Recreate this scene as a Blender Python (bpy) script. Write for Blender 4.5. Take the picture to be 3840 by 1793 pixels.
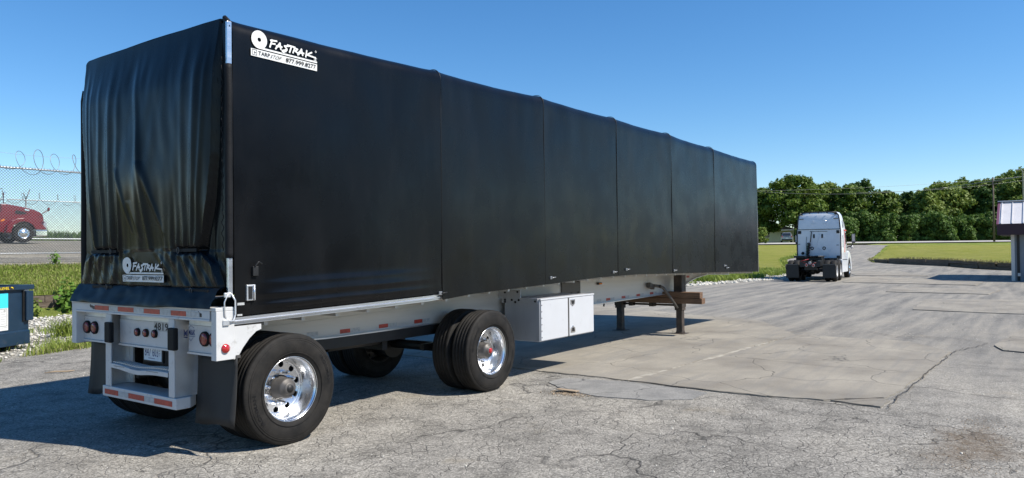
import bpy, bmesh, math, random
import numpy as np
from mathutils import Vector, Matrix, noise, Euler
random.seed(7); rng = np.random.default_rng(7)
for o in list(bpy.data.objects): bpy.data.objects.remove(o, do_unlink=True)
S = bpy.context.scene
COL = S.collection
R = math.radians
PI = math.pi

# ------------------------------------------------------------------ camera
CAM = Vector((-3.684, -7.011, 1.769)); YAW, PIT, ROL = 0.6206, 0.0163, -0.0111
Fw = Vector((math.cos(YAW)*math.cos(PIT), math.sin(YAW)*math.cos(PIT), math.sin(PIT)))
Rt0 = Vector((math.sin(YAW), -math.cos(YAW), 0)); Up0 = Rt0.cross(Fw)
Rt = Rt0*math.cos(ROL)+Up0*math.sin(ROL); Up = Up0*math.cos(ROL)-Rt0*math.sin(ROL)
cd = bpy.data.cameras.new('camera'); cam = bpy.data.objects.new('camera', cd); COL.objects.link(cam)
cam.matrix_world = Matrix(((Rt.x, Up.x, -Fw.x, CAM.x), (Rt.y, Up.y, -Fw.y, CAM.y), (Rt.z, Up.z, -Fw.z, CAM.z), (0, 0, 0, 1)))
cd.sensor_width = 36; cd.lens = 36*2800/3840; cd.clip_start = .1; cd.clip_end = 6000
S.camera = cam

# ------------------------------------------------------------------ sky, sun, exposure
SUN = Vector((.25, -.84, 1)).normalized()
w = bpy.data.worlds.new('World'); S.world = w; w.use_nodes = True
nt = w.node_tree; sky = nt.nodes.new('ShaderNodeTexSky'); sky.sky_type = 'NISHITA'; sky.sun_disc = False
sky.sun_elevation = math.asin(SUN.z); sky.sun_rotation = math.atan2(SUN.x, SUN.y)
sky.altitude = 200; sky.air_density = 1.0; sky.dust_density = 0.05; sky.ozone_density = 5.0
hs = nt.nodes.new('ShaderNodeHueSaturation'); hs.inputs['Saturation'].default_value = 1.22; nt.links.new(sky.outputs[0], hs.inputs['Color']); nt.links.new(hs.outputs[0], nt.nodes['Background'].inputs[0]); nt.nodes['Background'].inputs[1].default_value = .118
sl = bpy.data.lights.new('sun', 'SUN'); sl.energy = 5.0; sl.angle = R(.5); sl.color = (1, .94, .84)
so = bpy.data.objects.new('sun', sl); COL.objects.link(so); so.rotation_euler = SUN.to_track_quat('Z', 'Y').to_euler()
S.view_settings.view_transform = 'Standard'; S.view_settings.look = 'None'; S.view_settings.exposure = 0.42; S.view_settings.gamma = 1
S.view_settings.use_curve_mapping = False

# ------------------------------------------------------------------ materials
def mat(name, col, rough=.6, metal=0, spec=.5, var=.0, vscale=3, bump=0, bscale=40, col2=None, detail=5, emit=None, coat=0, aniso=None, obj=False, stretch=None, trans=0):
    m = bpy.data.materials.new(name); m.use_nodes = True; t = m.node_tree; N = t.nodes; b = N['Principled BSDF']
    b.inputs['Base Color'].default_value = (*col, 1); b.inputs['Roughness'].default_value = rough
    b.inputs['Metallic'].default_value = metal; b.inputs['Specular IOR Level'].default_value = spec
    if coat: b.inputs['Coat Weight'].default_value = coat; b.inputs['Coat Roughness'].default_value = .08
    if emit: b.inputs['Emission Color'].default_value = (*emit[:3], 1); b.inputs['Emission Strength'].default_value = emit[3]
    tc = N.new('ShaderNodeTexCoord'); src = tc.outputs['Object']
    if stretch:
        mp = N.new('ShaderNodeMapping'); mp.inputs['Scale'].default_value = stretch; t.links.new(src, mp.inputs[0]); src = mp.outputs[0]
    if var or col2:
        n = N.new('ShaderNodeTexNoise'); n.inputs['Scale'].default_value = vscale; n.inputs['Detail'].default_value = detail; t.links.new(src, n.inputs['Vector'])
        cr = N.new('ShaderNodeValToRGB'); c2 = col2 or tuple(min(1, c*(1+var)) for c in col); c1 = col if col2 else tuple(c*(1-var) for c in col)
        cr.color_ramp.elements[0].color = (*c1, 1); cr.color_ramp.elements[1].color = (*c2, 1)
        cr.color_ramp.elements[0].position = .35; cr.color_ramp.elements[1].position = .65
        t.links.new(n.outputs[0], cr.inputs[0]); t.links.new(cr.outputs[0], b.inputs['Base Color'])
        mr = N.new('ShaderNodeMapRange'); mr.inputs[3].default_value = max(0.02, rough-.08); mr.inputs[4].default_value = min(1, rough+.1)
        t.links.new(n.outputs[0], mr.inputs[0]); t.links.new(mr.outputs[0], b.inputs['Roughness'])
    if bump:
        n2 = N.new('ShaderNodeTexNoise'); n2.inputs['Scale'].default_value = bscale; n2.inputs['Detail'].default_value = 6; t.links.new(src, n2.inputs['Vector'])
        bp = N.new('ShaderNodeBump'); bp.inputs['Strength'].default_value = bump; bp.inputs['Distance'].default_value = .01
        t.links.new(n2.outputs[0], bp.inputs['Height']); t.links.new(bp.outputs[0], b.inputs['Normal'])
    return m

class NB:                                   # small node-builder
    def __init__(s, name):
        s.m = bpy.data.materials.new(name); s.m.use_nodes = True; s.t = s.m.node_tree; s.N = s.t.nodes; s.b = s.N['Principled BSDF']
        s.pos = s.N.new('ShaderNodeNewGeometry').outputs['Position']
    def L(s, a, b): s.t.links.new(a, b)
    def noise(s, scale, detail=4, vec=None, rough=.5, out=0):
        n = s.N.new('ShaderNodeTexNoise'); n.inputs['Scale'].default_value = scale; n.inputs['Detail'].default_value = detail; n.inputs['Roughness'].default_value = rough
        s.L(vec or s.pos, n.inputs['Vector']); return n.outputs[out]
    def voro(s, scale, vec=None, feat='DISTANCE_TO_EDGE', out='Distance', rnd=1):
        n = s.N.new('ShaderNodeTexVoronoi'); n.feature = feat; n.inputs['Scale'].default_value = scale; n.inputs['Randomness'].default_value = rnd
        s.L(vec or s.pos, n.inputs['Vector']); return n.outputs[out]
    def ramp(s, v, *pts):
        r = s.N.new('ShaderNodeValToRGB'); e = r.color_ramp.elements
        while len(e) < len(pts): e.new(.5)
        for i, (p, c) in enumerate(pts):
            e[i].position = p; e[i].color = (*c, 1) if isinstance(c, tuple) else (c, c, c, 1)
        s.L(v, r.inputs[0]); return r.outputs[0]
    def mix(s, f, a, b, mode='MIX'):
        n = s.N.new('ShaderNodeMix'); n.data_type = 'RGBA'; n.blend_type = mode; n.clamp_factor = True
        for i, v in ((0, f), (6, a), (7, b)):
            if isinstance(v, (int, float)): n.inputs[i].default_value = v if i == 0 else (v, v, v, 1)
            elif isinstance(v, tuple): n.inputs[i].default_value = (*v, 1)
            else: s.L(v, n.inputs[i])
        return n.outputs[2]
    def math(s, op, a, b=0, c=None):
        n = s.N.new('ShaderNodeMath'); n.operation = op
        for i, v in enumerate((a, b) if c is None else (a, b, c)):
            if isinstance(v, (int, float)): n.inputs[i].default_value = v
            else: s.L(v, n.inputs[i])
        return n.outputs[0]
    def warp(s, amt, scale, vec=None, stretch=None):
        src = vec or s.pos
        n = s.N.new('ShaderNodeTexNoise'); n.inputs['Scale'].default_value = scale; n.inputs['Detail'].default_value = 3; s.L(src, n.inputs['Vector'])
        v = s.N.new('ShaderNodeVectorMath'); v.operation = 'MULTIPLY_ADD'; s.L(n.outputs[1], v.inputs[0]); v.inputs[1].default_value = (amt, amt, amt); s.L(src, v.inputs[2])
        o = v.outputs[0]
        if stretch:
            mp = s.N.new('ShaderNodeMapping'); mp.inputs['Scale'].default_value = stretch; s.L(o, mp.inputs[0]); o = mp.outputs[0]
        return o
    def sep(s):
        n = s.N.new('ShaderNodeSeparateXYZ'); s.L(s.pos, n.inputs[0]); return n.outputs
    def stretch(s, sc, rot=0):
        mp = s.N.new('ShaderNodeMapping'); mp.inputs['Scale'].default_value = sc; mp.inputs['Rotation'].default_value = (0, 0, rot); s.L(s.pos, mp.inputs[0]); return mp.outputs[0]
    def bump(s, h, strength=.5, dist=.02, prev=None):
        n = s.N.new('ShaderNodeBump'); n.inputs['Strength'].default_value = strength; n.inputs['Distance'].default_value = dist
        s.L(h, n.inputs['Height'])
        if prev: s.L(prev, n.inputs['Normal'])
        return n.outputs[0]
    def fin(s, col, rough=.9, normal=None, spec=.3):
        if isinstance(col, tuple): s.b.inputs['Base Color'].default_value = (*col, 1)
        else: s.L(col, s.b.inputs['Base Color'])
        if isinstance(rough, (int, float)): s.b.inputs['Roughness'].default_value = rough
        else: s.L(rough, s.b.inputs['Roughness'])
        s.b.inputs['Specular IOR Level'].default_value = spec
        if normal: s.L(normal, s.b.inputs['Normal'])
        return s.m

def asphalt_mat():
    n = NB('worn_asphalt')
    big = n.noise(.35, 5); med = n.noise(2.2, 6, rough=.65)
    base = n.ramp(big, (.3, (.215, .203, .181)), (.5, (.285, .267, .236)), (.68, (.35, .325, .28)))
    base = n.mix(.75, base, n.ramp(med, (.36, .62), (.5, 1.0), (.66, 1.18)), 'MULTIPLY')
    # aggregate: pale stones and dark pits
    g1 = n.voro(75, feat='F1', out='Color'); sepn = n.N.new('ShaderNodeSeparateColor'); n.L(g1, sepn.inputs[0])
    base = n.mix(.85, base, n.ramp(sepn.outputs[0], (0, .45), (.3, .82), (.75, 1.12), (1, 1.62)), 'MULTIPLY')
    pit = n.noise(55, 5, rough=.75)
    pitm = n.ramp(pit, (.36, 1.0), (.43, .0))
    base = n.mix(n.math('MULTIPLY', pitm, .55), base, (.055, .052, .048))
    # alligator cracking: dense towards the near field and patchy elsewhere
    sx, sy, sz = n.sep()
    zone = n.noise(.45, 3)
    near = n.N.new('ShaderNodeMapRange'); n.L(sx, near.inputs[0]); near.inputs[1].default_value = 4.6; near.inputs[2].default_value = 6.2; near.inputs[3].default_value = 1; near.inputs[4].default_value = .0; near.clamp = True
    zm = n.math('MULTIPLY', n.ramp(zone, (.3, .35), (.5, 1.0)), near.outputs[0])
    c1 = n.voro(11, n.warp(.07, 11)); c2 = n.voro(5.2, n.warp(.13, 6)); c3 = n.voro(.42, n.warp(.9, 1.4))
    m1 = n.math('MULTIPLY', n.ramp(c1, (0, .75), (.05, .0)), n.math('MULTIPLY', zm, n.ramp(n.noise(1.3, 3), (.40, .05), (.62, .6))))
    m2 = n.math('MULTIPLY', n.ramp(c2, (0, .85), (.024, .0)), n.math('MULTIPLY', zm, n.ramp(n.noise(2.7, 3), (.3, .2), (.55, 1.0))))
    m3 = n.math('MULTIPLY', n.ramp(c3, (0, .95), (.009, .0)), n.ramp(n.noise(.6, 2), (.45, .0), (.55, 1.0)))
    cr = n.math('MAXIMUM', n.math('MAXIMUM', m1, m2), m3)
    base = n.mix(n.math('MULTIPLY', cr, .85), base, (.035, .032, .03))
    # sealed darker bluish band in the mid distance, tyre streaks
    far = n.N.new('ShaderNodeMapRange'); n.L(sx, far.inputs[0]); far.inputs[1].default_value = 5.; far.inputs[2].default_value = 12.; far.clamp = True
    st = n.noise(1.2, 5, n.stretch((.22, 2.2, 1), -.15), .6)
    seal = n.ramp(st, (.30, (.13, .126, .118)), (.46, (.215, .203, .182)), (.62, (.305, .28, .238)))
    base = n.mix(n.math('MULTIPLY', far.outputs[0], .8), base, seal)
    # sandy dirt gathered in the low spots
    dirt = n.ramp(n.noise(.9, 6, rough=.7), (.60, .0), (.72, .7))
    base = n.mix(dirt, base, (.27, .235, .18))
    # brown seep stain near the right-hand foreground
    dst = n.N.new('ShaderNodeVectorMath'); dst.operation = 'DISTANCE'; wv = n.warp(.9, 2.2, stretch=(.38, 1, 1)); n.L(wv, dst.inputs[0]); dst.inputs[1].default_value = (4.5*.38, -5.95, .45)
    base = n.mix(n.math('MULTIPLY', n.ramp(dst.outputs['Value'], (.16, .85), (.40, .0)), n.ramp(n.noise(9, 5, rough=.8), (.4, .35), (.6, 1.0))), base, (.13, .095, .062))
    h = n.math('ADD', n.math('MULTIPLY', sepn.outputs[0], .5), n.math('MULTIPLY', pitm, -1.2))
    b1 = n.bump(h, .7, .007); b2 = n.bump(n.math('MULTIPLY', cr, -1), .8, .012, b1); b3 = n.bump(n.noise(3, 4), .35, .05, b2)
    return n.fin(base, .92, b3, .25)

def smooth_asphalt():
    n = NB('patch_asphalt'); base = n.ramp(n.noise(3, 6), (.35, (.2, .195, .185)), (.65, (.265, .257, .24)))
    g1 = n.voro(110, feat='F1', out='Color'); q = n.N.new('ShaderNodeSeparateColor'); n.L(g1, q.inputs[0])
    base = n.mix(.6, base, n.ramp(q.outputs[0], (0, .6), (1, 1.35)), 'MULTIPLY')
    c = n.ramp(n.voro(1.1, n.warp(.5, 2)), (0, 1.0), (.01, .0)); base = n.mix(c, base, (.05, .05, .05))
    return n.fin(base, .85, n.bump(q.outputs[0], .4, .004))

def slab_mat():
    n = NB('old_concrete')
    base = n.ramp(n.noise(.8, 6, rough=.6), (.32, (.205, .184, .153)), (.5, (.275, .25, .208)), (.68, (.335, .304, .25)))
    st = n.noise(1.6, 6, n.stretch((.35, 3.2, 1), .25), .65)
    base = n.mix(n.ramp(st, (.48, .0), (.66, .65)), base, (.215, .203, .183))
    fine = n.noise(60, 5, rough=.7); base = n.mix(.7, base, n.ramp(fine, (.3, .72), (.7, 1.2)), 'MULTIPLY')
    c = n.ramp(n.voro(.55, n.warp(.8, 1.1)), (0, 1.0), (.006, .0)); base = n.mix(n.math('MULTIPLY', c, .8), base, (.09, .085, .075))
    sp = n.ramp(n.voro(14, feat='F1'), (.05, 1.0), (.09, .0)); base = n.mix(n.math('MULTIPLY', sp, .5), base, (.13, .12, .1))
    return n.fin(base, .88, n.bump(fine, .4, .006, n.bump(n.math('MULTIPLY', c, -1), .6, .01)))

def gravel_mat(name='limestone_gravel', k=1.0, tint=(1, 1, 1)):
    n = NB(name); v = n.voro(28, feat='F1', out='Color'); q = n.N.new('ShaderNodeSeparateColor'); n.L(v, q.inputs[0]); d = n.voro(28, feat='F1')
    c = lambda a, b, e: (a*k*tint[0], b*k*tint[1], e*k*tint[2])
    base = n.ramp(q.outputs[0], (0, c(.26, .235, .19)), (.4, c(.44, .41, .35)), (1, c(.66, .63, .57)))
    base = n.mix(n.ramp(d, (.35, .0), (.75, .8)), base, c(.12, .11, .085))
    big = n.ramp(n.noise(.8, 4), (.35, .72), (.65, 1.1)); base = n.mix(.8, base, big, 'MULTIPLY')
    return n.fin(base, .95, n.bump(d, -1.0, .03) if False else n.bump(n.math('MULTIPLY', d, -1), 1.0, .03))

def grass_mat(name, a, b, dry, amt=.5):
    n = NB(name); base = n.ramp(n.noise(1.1, 6, rough=.65), (.35, a), (.65, b))
    base = n.mix(n.ramp(n.noise(.35, 5, rough=.6), (.5-.2*amt, .0), (.75, amt)), base, dry)
    f = n.noise(26, 5, n.stretch((1, 1, .3)), .8); base = n.mix(.9, base, n.ramp(f, (.3, .38), (.5, 1.0), (.72, 1.55)), 'MULTIPLY')
    return n.fin(base, .95, n.bump(f, 1.0, .08), .15)

def tarp_mat(name, rough, col=(.011, .0115, .013), dust=.5, spec=.3):
    n = NB(name); st = n.noise(1.4, 6, n.stretch((1.6, 1.6, .35)), .6)
    base = n.mix(n.math('MULTIPLY', n.ramp(st, (.5, .0), (.75, 1.0)), dust), col, (.03, .029, .029))
    scr = n.ramp(n.noise(5, 7, n.stretch((4, 4, .25)), .7), (.62, .0), (.74, 1.0)); base = n.mix(n.math('MULTIPLY', scr, .35*dust), base, (.06, .056, .052))
    r = n.ramp(n.noise(2.2, 5), (.3, rough-.06), (.7, rough+.07))
    m = n.fin(base, r, n.bump(n.noise(2.3, 3, n.stretch((1, 1, .6))), .12, .03), spec)
    return m

def rubber_mat():
    n = NB('tyre_rubber'); tc = n.N.new('ShaderNodeTexCoord').outputs['Object']
    base = n.ramp(n.noise(6, 6, tc, .7), (.35, (.009, .0085, .008)), (.7, (.027, .024, .021)))
    return n.fin(base, .72, n.bump(n.noise(90, 4, tc), .3, .004), .25)

def wood_mat(name, a, b, sc=(1, 14, 14)):
    n = NB(name); tc = n.N.new('ShaderNodeTexCoord').outputs['Object']
    mp = n.N.new('ShaderNodeMapping'); mp.inputs['Scale'].default_value = sc; n.L(tc, mp.inputs[0])
    f = n.noise(3, 8, mp.outputs[0], .7); base = n.ramp(f, (.3, a), (.7, b))
    return n.fin(base, .9, n.bump(f, .9, .02))

def leaf_mat(name, a, b):
    n = NB(name); base = n.ramp(n.noise(.55, 5, rough=.7), (.32, a), (.68, b))
    base = n.mix(.7, base, n.ramp(n.noise(6, 2), (.3, .6), (.7, 1.35)), 'MULTIPLY')
    n.fin(base, .62, None, .3)
    tr = n.N.new('ShaderNodeBsdfTranslucent'); n.L(base, tr.inputs[0]); mx = n.N.new('ShaderNodeMixShader'); mx.inputs[0].default_value = .28
    out = n.N['Material Output']; n.L(n.b.outputs[0], mx.inputs[1]); n.L(tr.outputs[0], mx.inputs[2]); n.L(mx.outputs[0], out.inputs[0]); return n.m

def metal_mat(name, col, rough, metal=1., streak=.15, dirt=.0, sc=(1, 1, 1)):
    n = NB(name); tc = n.N.new('ShaderNodeTexCoord').outputs['Object']; mp = n.N.new('ShaderNodeMapping'); mp.inputs['Scale'].default_value = sc; n.L(tc, mp.inputs[0])
    f = n.noise(4, 7, mp.outputs[0], .65); base = n.ramp(f, (.3, tuple(c*(1-streak) for c in col)), (.7, tuple(min(1, c*(1+streak*.5)) for c in col)))
    if dirt:
        base = n.mix(n.ramp(n.noise(9, 7, mp.outputs[0], .75), (.58, .0), (.72, dirt)), base, (.12, .1, .075))
    r = n.ramp(f, (.3, rough*.8), (.7, min(1, rough*1.3))); n.b.inputs['Metallic'].default_value = metal
    return n.fin(base, r, n.bump(n.noise(30, 4, mp.outputs[0]), .08, .003), .5)

M = dict(
    asphalt=asphalt_mat(), patch=smooth_asphalt(), slab=slab_mat(), gravel=gravel_mat(), lot=gravel_mat('grey_gravel', .8, (1, .97, .9)),
    lawn=grass_mat('mown_lawn', (.17, .19, .026), (.25, .255, .045), (.33, .30, .10), .6), bank=grass_mat('rough_grass', (.13, .18, .028), (.23, .28, .05), (.33, .3, .13), .5),
    soil=mat('soil', (.16, .13, .08), .95, var=.3, vscale=1), road=mat('road_concrete', (.42, .40, .37), .85, var=.08, vscale=.5, bump=.2),
    tarp=tarp_mat('black_vinyl', .27, (.0035, .0038, .0045), .16, .22), rear=tarp_mat('rear_vinyl', .25, (.0035, .0048, .006), .15, .2), blackrub=mat('black_rubber', (.009, .009, .010), .6, spec=.2, var=.2, vscale=8, bump=.25, bscale=60),
    flap=mat('flap_rubber', (.018, .018, .018), .62, var=.15, vscale=5), rubber=rubber_mat(),
    alu=metal_mat('mill_aluminium', (.70, .71, .72), .42, .8, .12, .25), alub=metal_mat('rail_aluminium', (.74, .75, .77), .3, .9, .1, .12, (.3, 3, 3)),
    polish=metal_mat('polished_aluminium', (.86, .87, .89), .26, 1, .05), wpaint=metal_mat('white_paint', (.56, .56, .555), .42, 0, .08, .5), bare=metal_mat('bare_aluminium', (.50, .51, .53), .5, .55, .12, .2, (3, 3, .4)), box=metal_mat('box_white', (.53, .54, .56), .42, 0, .03, .15),
    beam=metal_mat('beam_aluminium', (.60, .585, .555), .5, .35, .1, .2, (.2, 3, 3)), black=mat('black_paint', (.012, .012, .012), .5, var=.3, vscale=6, bump=.1),
    rust=mat('greasy_steel', (.03, .024, .02), .6, col2=(.085, .06, .045), vscale=9, bump=.3), red=mat('red_lens', (.42, .012, .01), .12, coat=1), dred=mat('dark_red_lens', (.20, .018, .014), .2, coat=.6, var=.1),
    tapered=mat('red_tape', (.42, .055, .035), .38, var=.2, vscale=30), tapew=mat('silver_tape', (.42, .43, .43), .38, var=.15, vscale=30), amber=mat('amber_lens', (.7, .2, .02), .2),
    white=mat('white_print', (.72, .72, .70), .5, var=.05, vscale=20), ink=mat('black_ink', (.02, .02, .022), .6), blueink=mat('blue_ink', (.02, .04, .16), .5), greyink=mat('grey_ink', (.35, .36, .38), .6),
    plate=mat('plate_white', (.62, .68, .72), .4, var=.06, vscale=30), chrome=mat('chrome', (.85, .85, .86), .08, 1), hubl=metal_mat('latch_grey', (.38, .38, .38), .4, .8, .2, .2), hub=metal_mat('hub_grey', (.12, .112, .105), .5, .5, .3, .3),
    trucked=mat('red_truck_paint', (.16, .003, .010), .22, coat=.8, var=.08), truckwhite=mat('white_truck_paint', (.72, .75, .79), .3, coat=.4, var=.03), glass=mat('dark_glass', (.02, .025, .03), .05, spec=.8),
    bluebin=metal_mat('bin_blue', (.010, .030, .060), .4, 0, .2, .25), cyan=mat('cyan_print', (.05, .62, .78), .5), yellow=mat('yellow_print', (.85, .62, .02), .5), brown=mat('cardboard', (.33, .25, .17), .9, bump=.3),
    lumber=wood_mat('lumber', (.10, .055, .033), (.24, .15, .095), (14, 1, 14)), timber=wood_mat('weathered_timber', (.055, .04, .03), (.20, .16, .125)), bark=wood_mat('bark', (.04, .033, .025), (.1, .085, .065), (8, 8, 1)),
    leaf1=leaf_mat('leaf_mid', (.07, .125, .016), (.165, .23, .034)), leaf2=leaf_mat('leaf_light', (.115, .175, .026), (.22, .28, .055)), leaf3=leaf_mat('leaf_dark', (.035, .08, .015), (.085, .15, .028)),
    weed=leaf_mat('weed_leaf', (.08, .17, .02), (.17, .29, .045)), grassb=leaf_mat('grass_blade', (.15, .22, .03), (.30, .36, .07)), drygrass=leaf_mat('dry_blade', (.22, .22, .07), (.36, .32, .14)),
    galv=metal_mat('galvanised', (.5, .51, .52), .45, .7, .1), wire=mat('fence_wire', (.22, .225, .23), .45, .6), shedwall=mat('shed_panel', (.20, .225, .25), .5, var=.04), burg=mat('burgundy_shaded', (.035, .012, .02), .6), burg_lit=mat('burgundy_lit', (.16, .06, .10), .45), shedroof=mat('shed_roof', (.62, .60, .60), .4, var=.04, vscale=2),  # burgundy paint twice: shade in the fascia colour, sunlight in the trim colour
    stone=mat('pale_stone', (.38, .36, .31), .9, col2=(.66, .63, .56), vscale=1.3), brownwall=mat('brown_cladding', (.06, .05, .045), .6, var=.1), hedgeleaf=leaf_mat('hedge_leaf', (.05, .11, .018), (.125, .20, .035)), mortar=mat('mortar', (.40, .37, .31), .9, col2=(.25, .225, .185), vscale=7), skirt=tarp_mat('skirt_vinyl', .35, (.004, .005, .006), .3, .15), crackm=mat('crack_dirt', (.035, .03, .025), .95, col2=(.10, .085, .065), vscale=9), polem=mat('weathered_pole', (.22, .23, .2), .7), silver=mat('silver_car', (.33, .35, .38), .3, .5), roofd=mat('shingle_dark', (.05, .045, .04), .85, var=.2, vscale=2), siding=mat('siding', (.55, .54, .5), .7, var=.05), hose=mat('red_hose', (.25, .02, .02), .4), ghose=mat('green_hose', (.02, .1, .06), .4), stripe=mat('red_stripe', (.6, .06, .04), .4))

# ------------------------------------------------------------------ builders
def smoothstep(t): t = max(0, min(1, t)); return t*t*(3-2*t)
class MB:
    def __init__(s): s.v = []; s.f = []; s.sm = []
    def add(s, vs, fs, smooth=False):
        k = len(s.v); s.v += [tuple(a) for a in vs]; s.f += [tuple(i+k for i in f) for f in fs]; s.sm += [smooth]*len(fs); return s
    def box(s, x0, x1, y0, y1, z0, z1, rot=None, piv=None):
        vs = [Vector((x, y, z)) for x in (x0, x1) for y in (y0, y1) for z in (z0, z1)]
        if rot is not None:
            c = Vector(piv) if piv else Vector(((x0+x1)/2, (y0+y1)/2, (z0+z1)/2)); E_ = Euler(rot).to_matrix(); vs = [c+E_@(v-c) for v in vs]
        return s.add(vs, [(0, 1, 3, 2), (4, 6, 7, 5), (0, 4, 5, 1), (2, 3, 7, 6), (0, 2, 6, 4), (1, 5, 7, 3)])
    def prism(s, poly, a0, a1, axis='y', smooth=False):      # poly in the two other axes (x,z) for y; (y,z) for x; (x,y) for z
        def P(p, a): return (p[0], a, p[1]) if axis == 'y' else (a, p[0], p[1]) if axis == 'x' else (p[0], p[1], a)
        n = len(poly); vs = [P(p, a0) for p in poly]+[P(p, a1) for p in poly]
        return s.add(vs, [tuple(range(n)), tuple(range(2*n-1, n-1, -1))]+[(i, i+n, (i+1) % n+n, (i+1) % n) for i in range(n)])
    def tube(s, pts, r, n=8, caps=True):
        pts = [Vector(p) for p in pts]; rs = r if isinstance(r, (list, tuple)) else [r]*len(pts); base = len(s.v); prev = None
        for i, p in enumerate(pts):
            d = (pts[min(i+1, len(pts)-1)]-pts[max(i-1, 0)]).normalized()
            if prev is None: a = d.orthogonal().normalized()
            else: a = (prev-d*prev.dot(d)).normalized()
            prev = a; b = d.cross(a)
            for k in range(n):
                t = 2*PI*k/n; s.v.append(tuple(p+(a*math.cos(t)+b*math.sin(t))*rs[i]))
        for i in range(len(pts)-1):
            for k in range(n):
                s.f.append((base+i*n+k, base+i*n+(k+1) % n, base+(i+1)*n+(k+1) % n, base+(i+1)*n+k)); s.sm.append(True)
        if caps:
            s.f.append(tuple(base+k for k in range(n))[::-1]); s.f.append(tuple(base+(len(pts)-1)*n+k for k in range(n))); s.sm += [False, False]
        return s
    def cyl(s, p0, p1, r, n=20): return s.tube([p0, p1], r, n)
    def lathe(s, prof, c=(0, 0, 0), axis='y', n=64, closed=False, smooth=True):
        base = len(s.v)
        for k in range(n):
            t = 2*PI*k/n; ct, st = math.cos(t), math.sin(t)
            for r, h in prof:
                s.v.append((c[0]+r*ct, c[1]+h, c[2]+r*st) if axis == 'y' else (c[0]+h, c[1]+r*ct, c[2]+r*st) if axis == 'x' else (c[0]+r*ct, c[1]+r*st, c[2]+h))
        m = len(prof)
        for k in range(n):
            for j in range(m if closed else m-1):
                j2 = (j+1) % m; s.f.append((base+k*m+j, base+k*m+j2, base+((k+1) % n)*m+j2, base+((k+1) % n)*m+j)); s.sm.append(smooth)
        return s
    def build(s, name, m, parent=None, bevel=0, smooth=None, seg=2, **tags):
        me = bpy.data.meshes.new(name); me.from_pydata(s.v, [], s.f)
        me.polygons.foreach_set('use_smooth', [smooth if smooth is not None else q for q in s.sm]); me.materials.append(m if not isinstance(m, str) else M[m])
        bm = bmesh.new(); bm.from_mesh(me); bmesh.ops.recalc_face_normals(bm, faces=bm.faces); bm.to_mesh(me); bm.free()
        return link(name, me, parent, bevel, seg, **tags)
def link(name, me, parent=None, bevel=0, seg=2, **tags):
    o = bpy.data.objects.new(name, me); COL.objects.link(o)
    if parent: o.parent = parent
    if bevel:
        b = o.modifiers.new('bevel', 'BEVEL'); b.width = bevel; b.segments = seg; b.limit_method = 'ANGLE'; b.angle_limit = R(35); b.harden_normals = False
    for k, v in tags.items(): o[k] = v
    return o
def thing(name, label, cat, loc=(0, 0, 0), rz=0, group=None):
    o = bpy.data.objects.new(name, None); COL.objects.link(o); o.location = loc; o.rotation_euler = (0, 0, rz); o.empty_display_size = .3
    o['label'] = label; o['category'] = cat
    if group: o['group'] = group
    return o
def copy_tree(o, parent=None):
    c = o.copy(); COL.objects.link(c)
    if parent is not None: c.parent = parent
    for ch in list(o.children): copy_tree(ch, c)
    return c
def quads(name, V, m, parent=None, **tags):              # V: (N,4,3) array, fast
    n = len(V); me = bpy.data.meshes.new(name); me.vertices.add(n*4); me.vertices.foreach_set('co', V.reshape(-1).astype(np.float32))
    me.loops.add(n*4); me.loops.foreach_set('vertex_index', np.arange(n*4, dtype=np.int32)); me.polygons.add(n)
    me.polygons.foreach_set('loop_start', np.arange(0, n*4, 4, dtype=np.int32)); me.polygons.foreach_set('loop_total', np.full(n, 4, dtype=np.int32))
    me.update(); me.validate(); me.materials.append(M[m]); return link(name, me, parent, **tags)
# ---- flat print: 2D shapes mapped on to a surface
_tc = {}
def text2d(s, h, shear=0, bold=0, width=None, x0=0, y0=0, align='LEFT'):
    key = (s, shear, bold)
    if key not in _tc:
        c = bpy.data.curves.new('t', 'FONT'); c.body = s; c.size = 1; c.resolution_u = 2; c.shear = shear; c.offset = bold
        o = bpy.data.objects.new('t', c); COL.objects.link(o); me = bpy.data.meshes.new_from_object(o.evaluated_get(bpy.context.evaluated_depsgraph_get()))
        vs = [(v.co.x, v.co.y) for v in me.vertices]; fs = [tuple(p.vertices) for p in me.polygons]; bpy.data.objects.remove(o); bpy.data.curves.remove(c); bpy.data.meshes.remove(me); _tc[key] = (vs, fs)
    vs, fs = _tc[key]; xa = min(v[0] for v in vs); xb = max(v[0] for v in vs); ya = min(v[1] for v in vs); yb = max(v[1] for v in vs)
    sy = h/(yb-ya); sx = width/(xb-xa) if width else sy
    return [((v[0]-xa)*sx+x0, (v[1]-ya)*sy+y0, 0) for v in vs], fs
def strokes2d(pl, wd):
    vs = []; fs = []; k = 0
    for line in pl:
        for i in range(len(line)-1):
            a = Vector(line[i]); b = Vector(line[i+1]); d = (b-a); L_ = d.length
            if L_ < 1e-6: continue
            d /= L_; n = Vector((-d.y, d.x)); a2 = a-d*wd*.35; b2 = b+d*wd*.35; base = len(vs); k += 1; off = k*.00004
            for p in (a2+n*wd/2, a2-n*wd/2, a2-n*wd*.25-d*wd*.2, b2-n*wd/2, b2+n*wd/2):
                pass
            for p in (a2-n*wd*.3-d*wd*.15, a2-n*wd/2, b2-n*wd/2, b2-n*wd*.3+d*wd*.15, b2+n*wd*.3+d*wd*.15, b2+n*wd/2, a2+n*wd/2, a2+n*wd*.3-d*wd*.15): vs.append((p.x, p.y, off))
            fs.append(tuple(base+j for j in (0, 1, 2, 3, 4, 5, 6, 7)))
    return vs, fs
def rect2d(x0, y0, x1, y1): return [(x0, y0, 0), (x1, y0, 0), (x1, y1, 0), (x0, y1, 0)], [(0, 1, 2, 3)]
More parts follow.
